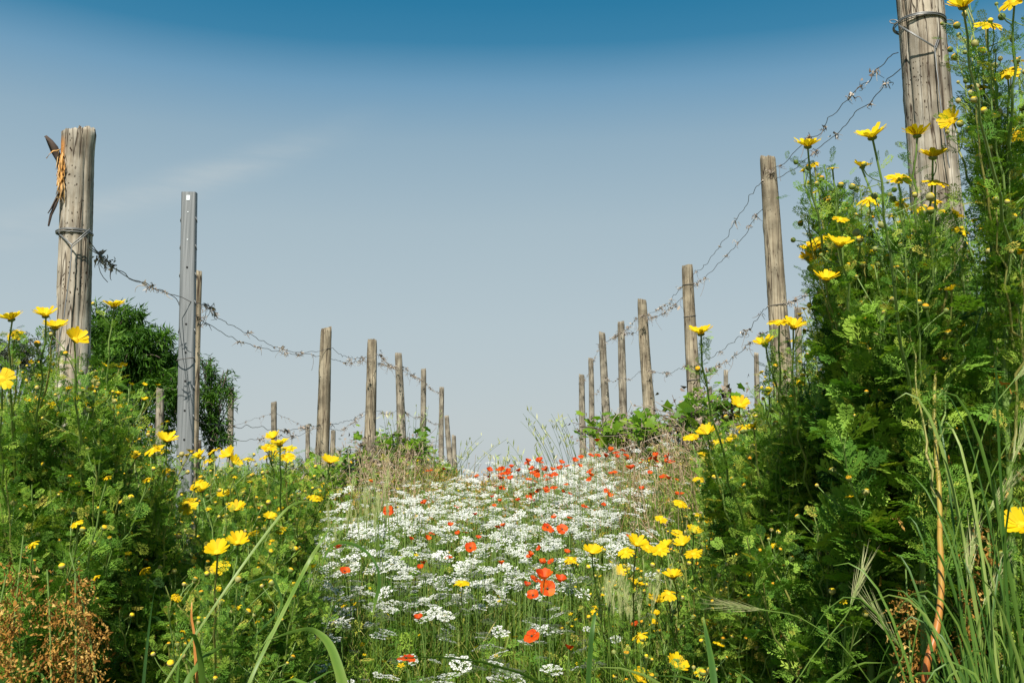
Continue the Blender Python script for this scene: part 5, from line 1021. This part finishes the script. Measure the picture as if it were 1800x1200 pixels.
def clump(label, px, py, d, n_, h, spread, tint, seed, w=9, lean=0, group='clumps of broad grass in the foreground'):
    rg = R_(seed); b0 = U(px, py, d); gz = float(ground(b0[0], d)); root = empty('grass_clump', (b0[0], d, gz - .02), label, 'grass', group)
    for k in range(n_):
        a = rg.uniform(0, 6.28); L_ = h * rg.uniform(.6, 1.15); hr = L_ * rg.uniform(.15, spread); dx, dy = math.cos(a) * hr + lean * L_, math.sin(a) * hr * .8; m_ = 12
        s0 = np.array([rg.normal(0, .04), rg.normal(0, .04), 0]); K = bez(s0, s0 + [dx * .25, dy * .25, L_ * .95], s0 + [dx, dy, L_ * rg.uniform(.35, .95)], m_)
        T = norm(np.gradient(K, axis=0)); W = norm(np.cross(T, rg.normal(0, .5, 3) + [0, 1, 0])); N = np.cross(W, T); ww = w / 1750 * d * rg.uniform(.5, 1.2) * np.sin(np.linspace(.5, math.pi * .985, m_)) ** .8
        V = np.stack([K - W * ww[:, None] / 2 + N * ww[:, None] * .15, K, K + W * ww[:, None] / 2 + N * ww[:, None] * .15], 1).reshape(-1, 3)
        g = Geo(); g.add(V, [(i * 3 + j, i * 3 + 3 + j, i * 3 + 4 + j, i * 3 + 1 + j) for i in range(m_ - 1) for j in range(2)], 0, np.clip(rg.normal(tint, .18), 0, 1)); g.obj('blade', [MAT['broad']], root, True)
    return root
clump('broad dark grass clump at the bottom left edge below dried stalks', 230, 1180, 1.75, 34, .85, .7, .4, 1, 13)
clump('broad grass clump in the lower left before the low daisy', 330, 1190, 1.85, 34, .78, .8, .42, 2, 11)
clump('fine grass clump at the bottom just left of the path', 470, 1190, 2.0, 28, .62, .8, .5, 3, 8)
clump('grass clump at the lower right beside the path', 1290, 1180, 2.0, 44, .68, 1.0, .6, 4, 8)
clump('arching grass clump under the daisy bush at the lower right', 1390, 1170, 1.9, 44, .7, 1.1, .6, 5, 8)
clump('grass clump in shade left of the amber stem', 1500, 1180, 1.8, 34, .62, 1.0, .5, 6, 8)
clump('grass clump at the foot of the amber stem', 1600, 1190, 1.75, 30, .52, .9, .55, 7, 7)
clump('tall grass clump right of the amber stem', 1745, 1150, 1.55, 80, .86, .22, .45, 8, 6, lean=.06)
clump('tall grass clump at the lower right corner', 1780, 1150, 1.5, 90, 1.0, .24, .5, 9, 6)
clump('tall grass clump at the right edge behind the barley', 1770, 1000, 1.7, 80, 1.2, .2, .55, 10, 6, lean=.08)
clump('thin grass tuft at the bottom of the path centre', 800, 1190, 2.6, 16, .34, .7, .5, 11, 7)
clump('thin grass tuft at the bottom of the path right of centre', 1040, 1180, 2.4, 18, .36, .8, .5, 12, 7)
clump('thin grass tuft at the bottom of the path left of centre', 640, 1190, 2.4, 18, .34, .8, .45, 13, 7)
# wild barley and oat heads
def barley(label, pts, d, ear, seed, group='wild barley heads at the lower right', stem_w=3, awn=.05, name='wild_barley'):
    rg = R_(seed); K = np.array([U(px, py, d + dd) for px, py, dd in pts]); n_ = 16; t = np.linspace(0, len(K) - 1, n_); P = np.stack([np.interp(t, np.arange(len(K)), K[:, i]) for i in range(3)], -1)
    for _ in range(2): P[1:-1] = (P[:-2] + 2 * P[1:-1] + P[2:]) / 4
    org = P[0].copy(); root = empty(name, org, label, 'grass', group); g = Geo(); tube(g, P - org, .0012, 5, 0, .7); g.obj('stem', [MAT['broad']], root)
    T = norm(P[-1] - P[-3]); g = Geo()
    for k in range(28):
        u = k / 28; p = P[-1] - org - T * ear * (1 - u) * .2 + T * ear * u; side = norm(np.cross(T, rg.normal(0, 1, 3))); dv = norm(T + side * .35); L_ = .012
        q = np.cross(dv, [.3, .9, .2]); q = norm(q) * .0022; g.add([p - q, p + dv * L_, p + q, p - dv * .002], [(0, 1, 2, 3)], 0, rg.uniform(.2, .8))
        e = p + dv * L_ + norm(T + side * .22) * awn * rg.uniform(.7, 1.1); qq = q * .22; g.add([p + dv * L_ - qq, e, p + dv * L_ + qq], [(0, 1, 2)], 0, rg.uniform(.6, 1))
    g.obj('ear', [MAT['ear']], root)
for i, (lb, pts, d) in enumerate([
    ('pale barley head nodding at the right edge below the feathery bush', [(1640, 1100, 0), (1690, 900, 0), (1740, 720, 0), (1790, 660, 0)], 1.7),
    ('barley head leaning left across the bottom of the amber stem', [(1560, 1240, 0), (1480, 1130, 0), (1400, 1080, 0), (1330, 1070, 0)], 1.7),
    ('upright pale barley head just right of the amber stem', [(1690, 1230, 0), (1695, 1120, 0), (1698, 1060, 0), (1703, 1010, 0)], 1.65),
    ('second upright barley head, right of the palest one', [(1715, 1240, 0), (1715, 1150, 0), (1722, 1080, 0), (1735, 1050, 0)], 1.7),
    ('barley head tilted up right behind the amber stem top', [(1660, 1050, 0), (1690, 980, 0), (1715, 930, 0), (1745, 890, 0)], 1.85),
    ('barley head pointing up beside the large right-edge flower', [(1730, 1150, 0), (1745, 1000, 0), (1765, 860, 0), (1785, 800, 0)], 1.75),
    ('thin barley head hanging at the right edge of the picture', [(1700, 1000, 0), (1735, 850, 0), (1775, 770, 0), (1800, 790, 0)], 1.8),
    ('barley head rising from the grass below the dense bush', [(1380, 1230, 0), (1430, 1150, 0), (1490, 1080, 0), (1500, 1050, 0)], 1.8),
    ('slanting barley head at the bottom of the lower right corner', [(1540, 1250, 0), (1570, 1180, 0), (1590, 1150, 0), (1570, 1120, 0)], 1.6)]):
    barley(lb, pts, d, .055, 400 + i)
rb = R_(9)
for k in range(26):                                                        # green spikes left of the path
    px = rb.uniform(575, 690); py = rb.uniform(875, 960) - (px - 575) * .28; d = rb.uniform(3.6, 4.6); dx = rb.uniform(-10, 14)
    barley('slim green barley spike in the patch below the cracked left-row post', [(px - dx, py + 110, 0), (px - dx * .5, py + 50, 0), (px, py, 0)], d, .06, 500 + k, 'green barley spikes left of the path', awn=.03)
for k in range(24):
    px = rb.uniform(1040, 1180); py = rb.uniform(1020, 1090); d = rb.uniform(2.7, 3.3); dx = rb.uniform(-16, 16)
    barley('slim green barley spike among daisies right of the path', [(px - dx, py + 140, 0), (px - dx * .5, py + 60, 0), (px, py, 0)], d, .05, 560 + k, 'green barley spikes right of the path', awn=.035)
# wispy tall grass at the crest by the right row
def wisps(label, px, py, d, n_, hpx, lean, seed, tint=.55, cat='grass', r=.004):
    rg = R_(seed); b0 = U(px, py, d); gz = float(ground(b0[0], d)); root = empty('tall_grass', (b0[0], d, gz), label, cat, 'wispy tall grasses near the crest'); zb = b0[2] - gz; g = Geo(); h = Geo()
    for k in range(n_):
        H = hpx / 1750 * d * rg.uniform(.5, 1.1) + max(zb, 0); dx = lean * H * rg.uniform(.2, 1.2) + rg.normal(0, .1) * H; s = np.array([rg.normal(0, .10), rg.normal(0, .1), 0]); K = bez(s, s + [dx * .2, 0, H * .6], s + [dx, rg.normal(0, .1), H], 9)
        tube(g, K, np.linspace(r, .0012, 9), 4, 0, rg.uniform(.2, .7))
        for q in range(5): u = int(rg.integers(5, 9)); p = K[u]; e = p + rg.normal(0, .03, 3) + [0, 0, .04]; h.add([p, (p + e) / 2 + [.006, 0, 0], e, (p + e) / 2 - [.006, 0, 0]], [(0, 1, 2, 3)], 0, rg.uniform(.3, 1))
    g.obj('stems', [MAT['grass']], root); e = h.obj('seed_heads', [MAT['ear']], root); e['kind'] = 'stuff'
wisps('wispy grey-green stalks left of the farthest right-row post', 1008, 785, 9.8, 20, 58, -.4, 1, r=.0025)
wisps('low dry stalks leaning left at the crest beside the poppies', 965, 822, 9.2, 7, 45, -.5, 2, r=.002)
wisps('dry stalks leaning right past the last left-row post', 800, 815, 11.5, 10, 45, .7, 3, r=.0025)
wisps('thin grass rising between left-row posts above the vines', 688, 800, 10.2, 14, 60, -.15, 4)
wisps('thin dry stalks above the vines left of the slim straight post', 735, 800, 12.5, 10, 90, .1, 5)
wisps('sparse white-seeded stalks on the crest of the path', 895, 825, 9.6, 16, 22, .1, 6)
# dried brown stalks lower left
def dried_stalk(label, px, py0, py1, d, seed, n_=420):
    rg = R_(seed); A = U(px, py0, d); gz = float(ground(A[0], d)); root = empty('dried_plant', (A[0], d, gz), label, 'dried plant', 'brown dried plants at the lower left'); L_ = A[2] - gz; g = Geo(); C = bez(np.zeros(3), np.array([rg.normal(0, .06), 0, L_ * .5]), np.array([rg.normal(0, .05), 0, L_]), 12); tube(g, C, np.linspace(.0035, .0015, 12), 6, 0, .3); g.obj('stem', [MAT['stem']], root)
    g = Geo(); u = .35 + .65 * (np.floor(rg.random(n_) * 7) / 7 + rg.normal(0, .03, n_)); P = np.stack([np.interp(u * 11, np.arange(12), C[:, i]) for i in range(3)], -1) + rg.normal(0, .014, (n_, 3)); RR = frames(norm(rg.normal(0, 1, (n_, 3)) + [0, 0, -1.2]), jit=1, rng=rg); wch = rg.integers(0, 4, n_)
    for w in range(4): m_ = wch == w; g.stamp(DRY[w], RR[m_], P[m_], rg.uniform(.010, .030, m_.sum()), rg.uniform(0, 1, m_.sum()))
    e = g.obj('dried_leaves', [MAT['dry']], root); e['kind'] = 'stuff'
for i, (px, py0, d, lb) in enumerate([(45, 940, 1.85, 'tallest brown withered plant at the lower left edge'), (85, 1000, 1.8, 'withered brown plant second from the lower left edge'), (140, 1010, 1.8, 'rust-brown withered stalk left of the broad grass clump'), (8, 1010, 1.75, 'withered brown stalk in the bottom left corner'), (150, 1100, 1.85, 'short withered stalk behind the rust-brown one'), (185, 970, 2.0, 'thin withered stalk deep in the left daisy mass'),
     (1640, 880, 1.8, 'orange-brown withered leaves on a stalk by the amber stem'), (1605, 1000, 1.85, 'brown withered stalk left of the amber stem')]):
    dried_stalk(lb, px, py0, 1200, d, 600 + i)
print('leaves', LEAFCOUNT[0], 'objects', len(bpy.data.objects), 'tris', sum(len(m.polygons) for m in bpy.data.meshes))
